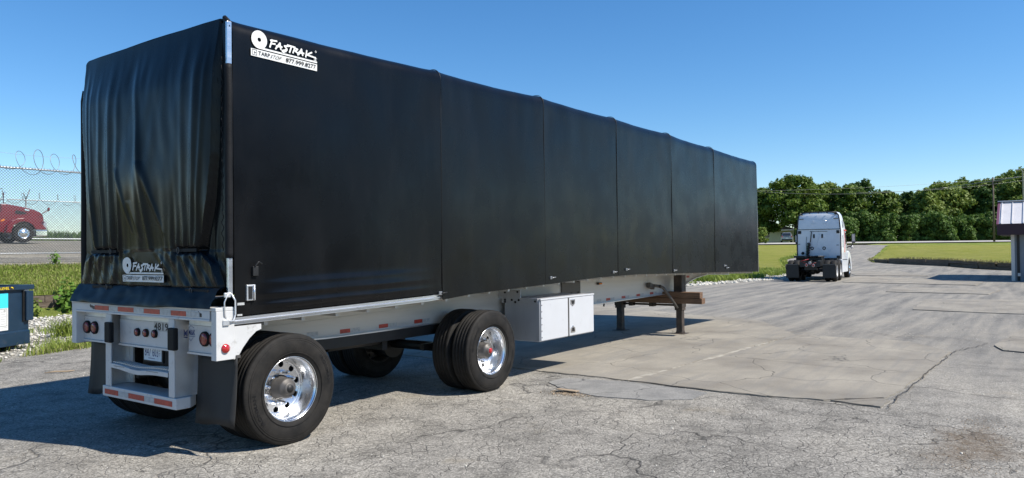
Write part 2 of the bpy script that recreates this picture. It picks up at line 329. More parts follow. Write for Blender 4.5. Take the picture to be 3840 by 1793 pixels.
def ring2d(cx, cy, r1, r0, n=28, sy=1):
    vs = [(cx+r*math.cos(2*PI*k/n), cy+sy*r*math.sin(2*PI*k/n), 0) for r in (r1, r0) for k in range(n)]
    return vs, [(k, (k+1) % n, n+(k+1) % n, n+k) for k in range(n)]
def decal(name, shapes, mp, m, parent, off=0):
    b = MB()
    for vs, fs in shapes: b.add([mp(v[0], v[1], v[2]+off) for v in vs], fs)
    me = bpy.data.meshes.new(name); me.from_pydata(b.v, [], b.f); me.materials.append(M[m]); return link(name, me, parent)

FAST = [[[(0, 0), (.28, 1)], [(.12, .93), (.85, 1.02)], [(.15, .5), (.62, .56)]],
        [[(0, -.05), (.55, .85), (.66, .05)], [(.12, .33), (.78, .38)]],
        [[(.95, .8), (.3, .62), (.55, .3), (.45, -.05), (.1, -.3), (-.02, -.12), (.6, .18)]],
        [[(.25, -.05), (.5, .8)], [(.0, .86), (.95, .82)]],
        [[(0, .0), (.25, .78)], [(.15, .75), (.6, .62), (.3, .3), (.8, .0)]],
        [[(-.05, -.12), (.45, .78), (.6, -.02)], [(.05, .22), (.75, .28)]],
        [[(.05, -.1), (.2, .78)], [(.9, .72), (.2, .22), (1.45, .1)]]]
def logo(parent, mp, ww=.74):
    k = ww/.74; P = []
    xs = [.20, .262, .335, .395, .455, .515, .60]
    for L_, x in zip(FAST, xs):
        for ln in L_: P.append([((x+a*.085)*k, (.118+b*.066)*k) for a, b in ln])
    sh = [ring2d(.088*k, .158*k, .082*k, .019*k), strokes2d(P, .0155*k), rect2d(.085*k, .076*k, .745*k, .092*k), ring2d(.73*k, .185*k, .010*k, .006*k, 12),
          strokes2d([[(.71*k, .118*k), (.74*k, .118*k)], [(.705*k, .099*k), (.735*k, .099*k)], [(.716*k, .099*k), (.721*k, .118*k)], [(.724*k, .099*k), (.729*k, .118*k)]], .005*k), rect2d(0, 0, .745*k, .066*k)]
    decal('logo', sh, mp, 'white', parent, .004)
    b = .003
    ink = [text2d('TARP', .036*k, 0, .012, .125*k, .075*k, .018*k), text2d('STOP', .034*k, .55, .0, .125*k, .202*k, .016*k), text2d('877.999.8277', .04*k, 0, .02, .355*k, .375*k, .016*k),
           rect2d(.012*k, .010*k, .062*k, .014*k), rect2d(.012*k, .056*k, .062*k, .060*k), rect2d(.012*k, .014*k, .016*k, .056*k), rect2d(.058*k, .014*k, .062*k, .056*k), ([(.03*k, .02*k, 0), (.055*k, .032*k, 0), (.028*k, .046*k, 0), (.036*k, .032*k, 0)], [(0, 1, 2, 3)])]
    decal('lettering', ink, mp, 'ink', parent, .0055)

# ------------------------------------------------------------------ terrain
Ed = [-1e4, 20, 45, 60, 110, 125, 140, 400, 1e4]; Ez = [0, 0, .26, .6, 2.3, 2.72, 2.85, 2.95, 2.95]
Ny = [-1e4, 17.38, 17.42, 22.8, 24, 30, 41, 52.5, 60, 80, 1e4]; Nz = [0, .03, .60, 1.40, 1.58, 1.95, 2.57, 2.93, 2.95, 2.0, 1.0]
def dep(x, y): return (x+3.68)*.8137+(y+7.01)*.5813
def H(x, y):
    e = float(np.interp(dep(x, y), Ed, Ez))
    if y <= 9: return e
    wy = smoothstep((y-9)/8); nn = float(np.interp(y, Ny, Nz)); a = (1-wy)*e+wy*nn; ww = smoothstep((x-24)/9)
    return ww*e+(1-ww)*a
def ground_grid():
    def ax(lo, hi, fine0, fine1, st):
        a = [fine0]; d = st
        while a[0] > lo: d *= 1.25; a.insert(0, a[0]-d)
        while a[-1] < fine1: a.append(a[-1]+st)
        d = st
        while a[-1] < hi: d *= 1.25; a.append(a[-1]+d)
        return a
    X = ax(-2500, 3500, -20, 130, 2.0); Y = ax(-2500, 2500, -30, 70, 1.9); b = MB()
    vs = [(x, y, H(x, y)-(.10 if abs(y-17.4) > 2.2 else .3)) for x in X for y in Y]; n = len(Y)
    b.add(vs, [(i*n+j, (i+1)*n+j, (i+1)*n+j+1, i*n+j+1) for i in range(len(X)-1) for j in range(n-1)], True)
    me = bpy.data.meshes.new('ground'); me.from_pydata(b.v, [], b.f); me.materials.append(M['bank']); link('ground', me, kind='structure')
ground_grid()
def clip_grid(bm, x0, x1, y0, y1, st):
    for ax_, lo, hi in ((0, x0, x1), (1, y0, y1)):
        k = math.ceil(lo/st)*st
        while k < hi:
            co = [0, 0, 0]; co[ax_] = k; no = [0, 0, 0]; no[ax_] = 1
            bmesh.ops.bisect_plane(bm, geom=bm.verts[:]+bm.edges[:]+bm.faces[:], dist=1e-5, plane_co=co, plane_no=no); k += st
def jag(poly, step, amp, seed=0):
    out = []
    for i in range(len(poly)):
        a = Vector(poly[i]); b = Vector(poly[(i+1) % len(poly)]); L_ = (b-a).length; n = max(1, int(L_/step)); nrm = Vector((-(b-a).y, (b-a).x))/max(L_, 1e-6)
        for k in range(n):
            p = a.lerp(b, k/n); q = nrm*amp*(noise.noise(Vector((p.x*1.3, p.y*1.3, seed)))*1.3+.6*noise.noise(Vector((p.x*6, p.y*6, seed+3)))); out.append(p+(q if k else q*.5))
    return out
def sheet(name, poly, m, off=.004, st=3., thick=0, hf=H, step=None, amp=0, seed=0, parent=None, **tags):
    if step: poly = jag(poly, step, amp, seed)
    bm = bmesh.new(); vs = [bm.verts.new((p[0], p[1], 0)) for p in poly]; es = [bm.edges.new((vs[i], vs[(i+1) % len(vs)])) for i in range(len(vs))]
    bmesh.ops.triangle_fill(bm, edges=es, use_beauty=True)
    xs = [p[0] for p in poly]; ys = [p[1] for p in poly]; clip_grid(bm, min(xs), max(xs), min(ys), max(ys), st)
    for v in bm.verts: v.co.z = hf(v.co.x, v.co.y)+off
    for f in bm.faces:
        f.normal_update()
        if f.normal.z < 0: f.normal_flip()
        f.smooth = not thick
    if thick:
        be = [e for e in bm.edges if e.is_boundary]; r = bmesh.ops.extrude_edge_only(bm, edges=be)
        for v in [g for g in r['geom'] if isinstance(g, bmesh.types.BMVert)]: v.co.z -= thick
        for g in r['geom']:
            if isinstance(g, bmesh.types.BMFace): g.smooth = False
    me = bpy.data.meshes.new(name); bm.to_mesh(me); bm.free(); me.materials.append(M[m]); return link(name, me, parent, **tags)
edgeN = [(-60, 2), (-20, 2.5), (-6, 5.2), (-1, 6.7), (1.6, 7.5), (3.4, 8.1), (10, 8.3), (20, 7.5), (27.3, 5.95), (30.4, 5.05), (35.6, 3.9), (40, 4.4)]
driveL = [(46.5, 6.5), (62.5, 11.3), (67.7, 11.8), (90, 15.5), (103, 19.5)]
driveR = [(108, 10.3), (102, 9.8), (83, 7.3), (64, 5.0), (60.3, 4.0), (57.5, 1.6), (55.4, -1.4), (51.8, -3.4), (49.9, -5.5), (47.5, -12), (46, -40)]
sheet('asphalt_yard', edgeN+driveL+[(106, 21), (110, 12)]+driveR+[(46, -80), (-60, -80)], 'asphalt', 0, 3, step=1.2, amp=.16, kind='structure')
sheet('gravel_strip', [(-60, 1), (-6, 4.6), (1.6, 7.0), (10, 7.8), (20, 7.0), (30, 4.6), (36, 3.5), (40, 4.2), (46.5, 6.3), (46.4, 7.4), (40, 9.4), (34, 17.36), (-60, 17.36)], 'gravel', -.02, 3, kind='structure')
def laneH(x, y): return H(x, y)
sheet('grass_bank', [(-60, 17.45), (30, 17.45), (34, 22.9), (-60, 22.9)], 'bank', -.0, 1.5, step=1.5, amp=.1, kind='structure')
sheet('gravel_lot', [(-60, 22.5), (36, 22.5), (44, 52.2), (-60, 52.2)], 'lot', -.012, 3, kind='structure')
sheet('left_lawn', [(44.6, 8.3), (46.4, 6.8)]+driveL+[(106, 23), (90, 60), (50, 60), (34, 24), (33.5, 17.4), (40, 9.2)], 'lawn', .03, 3, step=.7, amp=.25, seed=62, kind='structure')
def rlawnH(x, y): return H(x, y)+.33*smoothstep((dep(x, y)-38)/4)*(1-smoothstep((dep(x, y)-56)/40))*smoothstep((4.8-y)/4)
sheet('right_lawn', [(107, 9.9), (102, 9.3), (83, 6.9), (65, 4.6), (61, 3.6), (58, 1.4), (56, -1.5), (52.3, -3.6), (50.4, -5.6), (48.2, -12), (47, -40), (175, -80), (117, -10)], 'lawn', .03, 3, hf=rlawnH, step=.7, amp=.22, seed=61, kind='structure')
fx, fy = .8137, .5813
def ds(d, a): return (-3.68+fx*d+fy*a, -7.01+fy*d-fx*a)
sheet('road', [ds(112, -60), ds(112, 120), ds(121.5, 120), ds(121.5, -60)], 'road', .05, 6, kind='structure')
# concrete slabs: each one stands a little proud of the asphalt, with broken edges
pav = [[(5.5, -.85), (5.42, -2.37), (12.0, -2.83), (14.7, -1.3), (15.6, 1.2), (17.0, 4.6), (9.0, 5.2), (5.9, 4.9)],
       [(5.42, -2.41), (5.30, -3.71), (5.42, -4.9), (5.93, -5.46), (7.63, -5.58), (10.67, -5.7), (11.95, -4.9), (12.0, -2.87)],
       [(5.45, -4.96), (5.36, -5.5), (5.88, -5.5)]]
for i, p in enumerate(pav): sheet('concrete_slab', p, 'slab', .012+.003*i, 2, thick=.03, step=.09, amp=.05, seed=i, kind='structure')
sheet('mortar_joint', [(5.38, -2.375), (5.38, -2.425), (8.5, -2.645), (11.0, -2.80), (11.0, -2.79), (8.5, -2.62)], 'mortar', .0165, 2, thick=.02, step=.05, amp=.045, seed=50, kind='structure')
for i, p in enumerate([[(19.7, -3.96), (23.9, -3.8), (25.3, -7.6), (19.4, -7.6)], [(27.2, -2.1), (30.9, -1.8), (29.8, -5.6), (27.3, -5.35)], [(33.4, .7), (32.95, -4.6), (36.0, -4.7), (39.7, .9)],
                       [(15.6, -6.6), (11.95, -6.25), (11.3, -6.4), (10.8, -8.4), (15.6, -8.4)], [(40.5, 1.5), (46, 3.2), (47, .2), (41.2, -1.9)]]):
    sheet('concrete_slab', p, 'slab', .022, 2, thick=.04, step=.25, amp=.05, seed=9+i, kind='structure')
def crack(line, wd, seed):
    L2 = [Vector(p) for p in line]; up_ = []; dn = []
    for i in range(len(L2)-1):
        a_, c_ = L2[i], L2[i+1]; n_ = max(2, int((c_-a_).length/.07)); q = Vector((-(c_-a_).y, (c_-a_).x)).normalized()
        for k in range(n_):
            p = a_.lerp(c_, k/n_); j_ = .05*noise.noise(Vector((p.x*4, p.y*4, seed)))+.02*noise.noise(Vector((p.x*17, p.y*17, seed))); hw = wd*(.45+.9*abs(noise.noise(Vector((p.x*7, p.y*7, seed+5)))))
            up_.append(p+q*(j_+hw)); dn.append(p+q*(j_-hw))
    sheet('pavement_crack', up_+dn[::-1], 'crackm', .0195, 3, kind='structure')
crack([(5.37, -5.56), (7.6, -5.62), (10.7, -5.73), (12.3, -6.15)], .011, 1); crack([(5.47, -1.0), (5.40, -2.4), (5.30, -3.7), (5.34, -4.9), (5.40, -5.5)], .012, 2)
crack([(12.3, -6.15), (12.9, -5.4), (12.6, -4.6), (13.4, -3.9)], .014, 3); crack([(5.9, -5.46), (5.42, -4.95)], .010, 4); crack([(8.1, -5.5), (8.0, -4.1), (8.3, -3.0)], .006, 5)
sheet('asphalt_patch', [(5.15, -1.55), (4.75, -1.55), (4.5, -1.85), (4.27, -2.58), (4.36, -3.2), (4.7, -3.6), (5.15, -3.62), (5.24, -3.4), (5.36, -2.4)], 'patch', .009, 1, thick=.012, step=.12, amp=.03, seed=30, kind='structure')
# ------------------------------------------------------------------ the curtain-side trailer
T = thing('flatbed_trailer', 'long flatbed semi-trailer enclosed by a black rolling tarp, parked on its landing legs', 'trailer')
W2 = 1.295; XS = [.17, 2.91, 5.11, 7.30, 9.50, 11.72, 14.63]; ZT = [3.83, 3.90, 3.955, 3.96, 3.965, 3.94, 3.91]
RBx = [0, 1.6, 2.9, 3.5, 4.6, 6.7, 8, 9.7, 12, 14.7]; RBz = [1.155, 1.185, 1.215, 1.255, 1.285, 1.345, 1.35, 1.315, 1.27, 1.205]
def railb(x): return float(np.interp(x, RBx, RBz))
def railt(x): return railb(x)+.062
def zbot(x): return railt(x)+.012 if x < 2.905 else railb(x)-.004
def nz(x, y, z): return noise.noise(Vector((x, y, z)))
def side_off(x, z):                         # how far the side skin stands inside the bow line
    i = max(0, min(5, int(np.searchsorted(XS, x)-1))); t = (x-XS[i])/(XS[i+1]-XS[i]); sag = 4*t*(1-t); top = smoothstep((z-2.6)/1.3)
    d = .018*sag*(.4+.6*top)+.008*nz(x*1.1, 1, z*.9)+.010*top*nz(x*3.2, 5, z*1.2)+.004*smoothstep((z-3.2)/.5)*nz(x*9+z*2, 5, z*2)
    e = min(t, 1-t)*(XS[i+1]-XS[i]); d += .004*nz(x*7, z*5, 3)*math.exp(-(z-1.3)*4)
    if i == 0:
        f = smoothstep((2.9-x)/1.4)*smoothstep((x-.3)/.5)
        for zz, a in ((.075, .045), (.17, .054), (.25, .026)): d -= f*a*math.exp(-((z-zbot(x)-zz-.02*nz(x, 2, 2))/.028)**2)
        q = smoothstep(1-abs(x-.75)/.7)*smoothstep(1-abs(z-3.66)/.35); d *= 1-.8*q
    return d
def topz(x, i, t):
    base = ZT[i]+(ZT[i+1]-ZT[i])*t; return base-(.006 if i == 0 else .013)*4*t*(1-t)+.008*math.exp(-(min(t, 1-t)/.03)**2)
for i in range(6):
    x0, x1 = XS[i], XS[i+1]; nx = 40 if i < 2 else 26; b = MB(); rows = []
    for k in range(nx+1):
        t = k/nx; t = .5-.5*math.cos(PI*t)*(1) if True else t; x = x0+.003+(x1-x0-.006)*t; zt = topz(x, i, t); zb_ = zbot(x+.004 if x < x1-.01 else x-.004); rr = .13; row = []
        nside = 56 if i == 0 else 34
        for j in range(nside+1):
            z = zb_+(zt-rr-zb_)*(j/nside)**(1.25 if i == 0 else 1); row.append((x, -W2+side_off(x, z), z))
        sy = side_off(x, zt-rr)
        for a in range(1, 7):
            th = a/6*PI/2; row.append((x, -W2+sy+rr*(1-math.cos(th)), zt-rr+rr*math.sin(th)))
        for a in range(1, 10):
            y = -W2+rr+sy+(2*W2-2*rr-2*sy)*a/10; row.append((x, y, zt+.03*math.sin(PI*a/10)))
        for a in range(6, 0, -1):
            th = a/6*PI/2; row.append((x, W2-sy-rr*(1-math.cos(th)), zt-rr+rr*math.sin(th)))
        for j in range(10, -1, -1): row.append((x, W2-sy, zb_+(zt-rr-zb_)*j/10))
        rows.append(row)
    n = len(rows[0]); b.add([p for r_ in rows for p in r_], [(k*n+j, (k+1)*n+j, (k+1)*n+j+1, k*n+j+1) for k in range(nx) for j in range(n-1)], True)
    pn = b.build('tarp_panel', 'tarp', T)
    if i == 0: panel0 = pn
    if i:                                    # black welt sewn over the bow
        x = XS[i]; zt = ZT[i]+.016; w_ = MB(); path = [(x, -W2-.001, zbot(x)+.01), (x, -W2-.001, zt-.13)]+[(x, -W2+.13*(1-math.cos(a/6*PI/2))-.002, zt-.13+.131*math.sin(a/6*PI/2)) for a in range(1, 7)]+[(x, W2-.13, zt+.004), (x, W2+.004, zt-.13), (x, W2+.004, zbot(x)+.01)]
        w_.tube([(a_, b_-math.copysign(-.002, b_)*0, c_) for a_, b_, c_ in path], .0045, 6).build('seam', 'black', T)
logo(panel0, lambda s, t, o: (.35+s, -W2+side_off(.35+s, 3.535+t)-o-.007, 3.535+t))
# front wall
MB().box(14.625, 14.66, -1.285, 1.285, 1.2, 3.80).build('front_bulkhead', 'alu', T, .01)
MB().tube([(14.66, -1.29, 1.2), (14.65, -1.275, 3.82)], .008, 8).build('front_post', 'alu', T)

# ---- rear curtain
def edge_y(z, left):
    if left: return float(np.interp(z, [1.30, 1.5, 1.70, 1.81, 1.95, 2.25, 2.66, 3.1, 3.5, 3.9], [1.27, 1.27, 1.2, .985, 1.02, 1.10, 1.17, 1.22, 1.25, 1.27]))
    return float(np.interp(z, [1.30, 1.5, 1.68, 1.81, 1.95, 2.25, 2.66, 3.1, 3.5, 3.9], [1.2, 1.2, 1.14, .93, 1.0, 1.09, 1.14, 1.16, 1.18, 1.2]))
folds = [(1.13, .88, .022, .040), (1.0, .9, .02, .022), (.82, .72, .03, .026), (.60, .52, .045, .045), (.40, .42, .03, .018), (.12, -.14, .032, .036), (.0, .06, .05, .022), (-.38, -.42, .06, .014), (-.72, -.70, .03, .016), (-.95, -.84, .038, .042), (-1.07, -.9, .018, .022)]
def rear_x(y, z):
    d = 0.0
    e = edge_y(z, y > 0); ins = smoothstep((e-abs(y))/.02); d += .065*ins*(1-.6*smoothstep((abs(y)-.9)/.3)*smoothstep((z-2)/.8))*(1-.75*smoothstep((z-3.3)/.5)) if z > 1.48 else .045
    if z > 1.81:
        t = (3.86-z)/(3.86-1.81); amp = smoothstep(t/.35)*(.35+.75*t)
        for a, c, w_, m_ in folds:
            yc = a+(c-a)*t**1.3+.015*nz(z*1.7, a*9, 0); d += ins*m_*amp*.62*math.exp(-((y-yc)/(w_*(1.5-.6*t)+.006))**2)
        d += ins*.05*math.sin(PI*min(1, t*1.02))*(1-.5*t)                                   # belly
        d += ins*.035*math.exp(-((z-2.45-.12*y)/.38)**2)*math.exp(-((y-.1)/.5)**2)
        for (ya, za, yb, zb_, ww, aa) in ((.42, 2.62, .18, 1.98, .045, .028), (-.02, 2.66, -.38, 1.95, .055, .03), (.62, 2.5, .52, 1.9, .04, .022), (.2, 2.3, .0, 1.9, .05, .012)):
            if zb_ < z < za: u_ = (za-z)/(za-zb_); yc = ya+(yb-ya)*u_; d += .6*aa*math.sin(PI*u_)**.6*math.exp(-((y-yc)/(ww*(1.1-.7*u_)))**2)
        d += smoothstep(t/.25)*(ins*.004*nz(y*9, z*3, 1)+ins*.012*nz(y*3+z*.6, z*.9, 8))
    for (y0, y1) in ((.47, .98), (-.93, -.55)):                                             # pinch at the strap
        k = smoothstep((y-y0+.03)/.05)*smoothstep((y1+.03-y)/.05); d -= .045*k*math.exp(-((z-1.81)/.022)**2)
        if k > 0 or abs(y-(y0+y1)/2) < .5:
            kk = math.exp(-max(0, abs(y-(y0+y1)/2)-.22)**2*30); fal = math.exp(-abs(z-1.80)/.16) if z < 1.81 else math.exp(-abs(z-1.80)/.22)
            d += .014*kk*fal*math.sin((y-(y0+y1)/2)*62*(1-.25*abs(z-1.81))+2*nz(y*3, z*3, 4))*(.7+nz(y*8, 0, 2))
    if z < 1.80:
        q = 1-smoothstep(1-abs(y-.0)/.52)*.95
        d += q*(.016*nz(y*5+z*3, z*3-y*3, 3)+.006*nz(y*14-z*12, z*5, 5))+.006*q*math.sin((y*1.0-(z-1.5)*(.8 if y < 0 else -.3))*34)*smoothstep((1.8-z)/.1)*smoothstep((z-1.4)/.1)
    return .135-d
def outline_top(y):
    r_ = .10; a = abs(y); return 3.83 if a < 1.27-r_ else 3.83-r_+math.sqrt(max(0, r_*r_-(a-(1.27-r_))**2))
b = MB(); ny, nzc = 240, 190; vs = []
for j in range(nzc+1):
    for i in range(ny+1):
        y = -1.245+2.515*i/ny; z = 1.43+(outline_top(y)-1.43)*j/nzc; vs.append((rear_x(y, z), y, z))
n = ny+1; b.add(vs, [(j*n+i, j*n+i+1, (j+1)*n+i+1, (j+1)*n+i) for j in range(nzc) for i in range(ny)], True)
RC = b.build('rear_curtain', 'rear', T, label='black vinyl rear curtain gathered by straps')
logo(RC, lambda s, t, o: (min(rear_x(.36-s, 1.515+t), .1)-o-.014, .36-s, 1.515+t), .73)
MB().tube([(.14, -1.2, 3.80), (.14, 1.14, 3.80)], .016, 8).build('header_bar', 'blackrub', T)
# skirt: flap that falls over the top of the rear frame
b = MB(); vs = []; ny = 120; prof = [(.07, 1.475), (.05, 1.455), (.035, 1.43), (.012, 1.395), (-.006, 1.36), (-.02, 1.33), (-.03, 1.305)]
for i in range(ny+1):
    y = -1.235+2.51*i/ny
    for k, (px, pz) in enumerate(prof):
        a = k/6; px2 = px+.030*nz(y*2.2+k*.5, k*.7, 4)*(.4+a*.4)+.012*nz(y*7-k*.9, k*.8, 9)*(1-a*.5)+.016*nz(y*1.3, 2, 2)*a-.012*math.sin(y*3.2+k*.9)*a*(1-a*.6); vs.append((px2, y, pz-.012*math.sin((y+1.2)*1.2)*a+.012*nz(y*2.2, k*.3, 7)))
b.add(vs, [(i*7+k, i*7+k+1, (i+1)*7+k+1, (i+1)*7+k) for i in range(ny) for k in range(6)], True); b.build('curtain_skirt', 'skirt', T)
for y0, y1, z in ((.47, .98, 1.81), (-.93, -.55, 1.81), (-1.1, -.75, 1.45), (.55, .95, 1.455)):
    st = MB().box(.045, .053, y0, y1, z-.014, z+.014).build('strap', 'blackrub', T)
    yb = y0+.1 if y0 > 0 else y1-.1
    ring = [(.036, yb+.018*math.cos(a*PI/6), z+.026*math.sin(a*PI/6)) for a in range(13)]; MB().tube(ring, .0035, 6, False).build('buckle', 'hub', st)
MB().box(.045, .062, .0, .42, 2.63, 2.70).build('reinforcing_patch', 'rear', T)
# corner posts
MB().box(.12, .165, -1.292, -1.262, 3.40, 3.79).build('corner_post', 'alub', T, .006, label='bright aluminium upper end of the rear corner post')
MB().box(.12, .165, -1.292, -1.262, 1.42, 1.74).build('corner_post', 'alub', T, .006, label='bright aluminium lower end of the rear corner post')
MB().tube([(.142, -1.274, 3.74), (.146, -1.262, 3.80), (.15, -1.21, 3.838)], .022, 8).build('post_cap', 'blackrub', T)
b = MB(); seal = [(.142+.004*nz(0, 0, z*3), -1.272+.006*nz(3, 0, z*3), z) for z in np.arange(1.74, 3.43, .04)]; b.tube(seal, .034, 8).build('post_cover', 'blackrub', T)
lace = [(.105+.008*math.sin(z*70), -1.235+.006*math.cos(z*55), z) for z in np.arange(1.8, 3.5, .02)]; MB().tube(lace, .004, 5).build('lacing', 'blackrub', T)
b = MB(); seal = [(.15, 1.30+.045*smoothstep((3.52-z)/.1)*(.8+.2*nz(0, 2, z)), z) for z in np.arange(1.42, 3.54, .05)]; b.tube(seal, [.04]*len(seal), 8).build('post_cover', 'blackrub', T)
MB().tube([(.10, -1.29, 1.21), (.075, -1.305, 1.25), (.07, -1.308, 1.36), (.10, -1.308, 1.42), (.135, -1.305, 1.44)], .006, 8).tube([(.12, -1.312, 1.19), (.155, -1.314, 1.20), (.172, -1.314, 1.25), (.17, -1.314, 1.37), (.135, -1.31, 1.43)], .008, 8).build('grab_loop', 'alu', T)
MB().box(.06, .12, -1.31, -1.29, 1.16, 1.21).build('loop_bracket', 'alu', T, .004); MB().box(.07, .13, -1.312, -1.297, 1.40, 1.44).build('loop_bracket', 'alu', T, .004)
sb = MB().box(.285, .375, -1.318, -1.292, 1.36, 1.50).build('slide_latch', 'alu', T, .006)
MB().box(.30, .335, -1.324, -1.312, 1.375, 1.485).build('latch_recess', 'black', sb); MB().cyl((.352, -1.326, 1.365), (.352, -1.326, 1.495), .008).build('latch_pin', 'alub', sb)
MB().box(.345, .40, -1.325, -1.292, 1.575, 1.66).tube([(.36, -1.33, 1.66), (.39, -1.34, 1.70), (.43, -1.33, 1.68)], .009, 6).build('hook', 'black', T, .006)
decal('small_sticker', [rect2d(0, 0, .07, .022)], lambda s, t, o: (.20+s, -W2+side_off(.2+s, 1.325+t)-.004-o, 1.325+t), 'tapew', panel0)
decal('small_sticker', [rect2d(0, 0, .05, .016)], lambda s, t, o: (.20+s, -W2+side_off(.2+s, 1.225+t)-.004-o, 1.232+t), 'tapew', panel0)
for x, z in ((2.86, 1.29), (5.24, 1.385), (7.12, 1.41), (7.58, 1.44), (9.55, 1.37), (12.25, 1.40), (12.4, 1.35)):
    q = MB().box(x-.02, x+.03, -1.312, -1.29, z-.02, z+.022).build('tension_latch', 'hubl', T, .005)
    MB().tube([(x+.02, -1.316, z), (x+.11, -1.314, z+.006)], .008, 6).build('latch_handle', 'hubl' if x > 4 else 'black', q)
# side rails and deck
for s in (-1, 1):
    b = MB(); xs = np.linspace(.12, 14.62, 40); vs = []
    pr = [(1.255, 0), (1.292, .0), (1.292, .018), (1.305, .022), (1.305, .032), (1.290, .038), (1.290, .062), (1.255, .062)]
    for x in xs:
        for yy, dz in pr: vs.append((x, s*(yy-(.05 if x > 2.9 else 0)), railb(x)+dz))
    m_ = len(pr); b.add(vs, [(k*m_+j, (k+1)*m_+j, (k+1)*m_+(j+1) % m_, k*m_+(j+1) % m_) for k in range(39) for j in range(m_)]+[tuple(range(m_)), tuple(39*m_+j for j in range(m_))]); b.build('side_rail', 'alub', T)
b = MB(); vs = []
for x in xs: vs += [(x, -1.25, railb(x)+.005), (x, 1.25, railb(x)+.005), (x, 1.25, railb(x)+.05), (x, -1.25, railb(x)+.05)]
b.add(vs, [(k*4+j, (k+1)*4+j, (k+1)*4+(j+1) % 4, k*4+(j+1) % 4) for k in range(39) for j in range(4)]); b.build('deck', 'beam', T)
cm = None
for k in range(34):
    x = .55+k*.42
    if cm is None: cm = MB().box(-.02, .02, -1.22, 1.22, -.045, 0).build('crossmember', 'beam', T); c = cm
    else: c = cm.copy(); COL.objects.link(c)
    c.location = (x, 0, railb(x)+.004)
# main beams (fishbelly, with goose-neck at the front)
BBx = [.3, 1.0, 1.9, 3.7, 7.9, 11.1, 11.45, 11.9, 12.4, 13.1, 14.5]; BBz = [.90, .86, .83, .845, .82, .845, .90, 1.03, 1.12, 1.175, 1.13]
for s in (-1, 1):
    xs2 = sorted(set(list(np.linspace(.3, 14.5, 50))+BBx)); web = MB(); up = MB(); fl = MB(); y = s*.55
    def strip(bb, f0, f1, ya, yb):
        vs = []
        for x in xs2: vs += [(x, ya, f0(x)), (x, yb, f0(x)), (x, yb, f1(x)), (x, ya, f1(x))]
        n_ = len(xs2); bb.add(vs, [(k*4+j, (k+1)*4+j, (k+1)*4+(j+1) % 4, k*4+(j+1) % 4) for k in range(n_-1) for j in range(4)]+[(0, 1, 2, 3), ((n_-1)*4+3, (n_-1)*4+2, (n_-1)*4+1, (n_-1)*4)])
    bz = lambda x: float(np.interp(x, BBx, BBz)); seam = lambda x: max(bz(x)+.04, railb(x)-.145)
    strip(web, lambda x: bz(x)+.012, seam, y-.006, y+.006); strip(up, lambda x: seam(x)-.02 if seam(x) > bz(x)+.05 else bz(x)+.02, lambda x: railb(x)-.004, y+s*-.004-.004, y+s*-.004+.002)
    strip(fl, bz, lambda x: bz(x)+.014, y-.065, y+.065)
    wb = web.build('main_beam', 'beam', T); up.build('beam_web', 'beam', wb); fl.build('beam_flange', 'alub', wb)
    if s < 0:
        for x, c in ((1.55, 'w'), (2.01, 'r'), (2.16, 'w'), (2.61, 'r'), (2.76, 'w'), (3.22, 'r'), (3.36, 'w'), (7.9, 'w'), (8.24, 'r'), (8.40, 'w'), (8.84, 'r'), (9.0, 'w'), (9.46, 'r'), (9.62, 'w'), (10.07, 'r'), (10.23, 'w'), (11.95, 'r')):
            z = bz(x)+.035 if x < 11 else 1.14
            MB().box(x, x+.15, y-.0085, y-.0065, z+.0, z+.045).build('reflective_tape', 'tapered' if c == 'r' else 'tapew', wb)
for x in (7.95,):
    a = MB().box(x-.07, x+.07, -.60, -.562, 1.16, 1.20).build('marker_light', 'black', T, .01); MB().box(x-.05, x+.05, -.615, -.6, 1.165, 1.19).build('lens', 'amber', a, .006)
# gusset behind the corner post
b = MB(); g = [(.175, .86), (.175, 1.145), (.45, 1.145), (.45, 1.10), (.40, 1.085), (.33, 1.03), (.26, .95), (.215, .88)]; b.prism(g, -1.288, -1.268); b.build('corner_gusset', 'wpaint', T)
b = MB(); b.prism([(-1.262, 1.137), (-1.262, 1.143), (-1.20, 1.13), (-.5, 1.13), (-.5, 1.12), (-1.2, 1.12)], .175, .46, 'x'); b.build('gusset_shelf', 'alu', T)
b = MB(); b.prism(g, 1.268, 1.288); b.build('corner_gusset', 'wpaint', T)

# ---- rear frame
F_ = MB().box(-.005, .17, -1.295, 1.295, 1.285, 1.315).box(-.005, .012, -1.2, 1.2, 1.215, 1.285).box(-.012, .165, -1.2, 1.2, 1.195, 1.215).build('rear_frame', 'wpaint', T, .004)
for s, a, c in ((-1, -1.295, -1.22), (1, 1.2, 1.295)):
    MB().box(0, .175, a, c, .865, 1.284).build('frame_post', 'wpaint', F_, .004)
for a, c in ((-1.218, -.74), (-.565, .475), (.575, 1.198)):
    MB().box(.085, .10, a, c, .905, 1.14).build('frame_panel', 'wpaint', F_); MB().box(.09, .10, a, c, 1.142, 1.194).build('upper_panel', 'alu', F_)
    MB().box(.07, .13, a, c, .885, .903).build('panel_lip', 'wpaint', F_)
for y0, y1, c in ((.79, .51, 'r'), (.505, .335, 'w'), (.33, .04, 'r'), (.035, -.145, 'w'), (-.15, -.42, 'r'), (-.425, -.605, 'w'), (-.61, -.85, 'r'), (-.855, -1.06, 'w')):
    MB().box(-.0085, -.0055, y1, y0, 1.228, 1.272).build('reflective_tape', 'tapered' if c == 'r' else 'tapew', F_)
for y0, y1 in ((.80, .90), (-1.09, -1.04)):
    for k in range(3): yy = y0+(y1-y0)*k/3; MB().box(-.007, -.0054, yy, yy+.028, 1.23+.01*k, 1.262+.006*k, (0.5*k, 0, 0)).build('scrape', 'rust', F_)
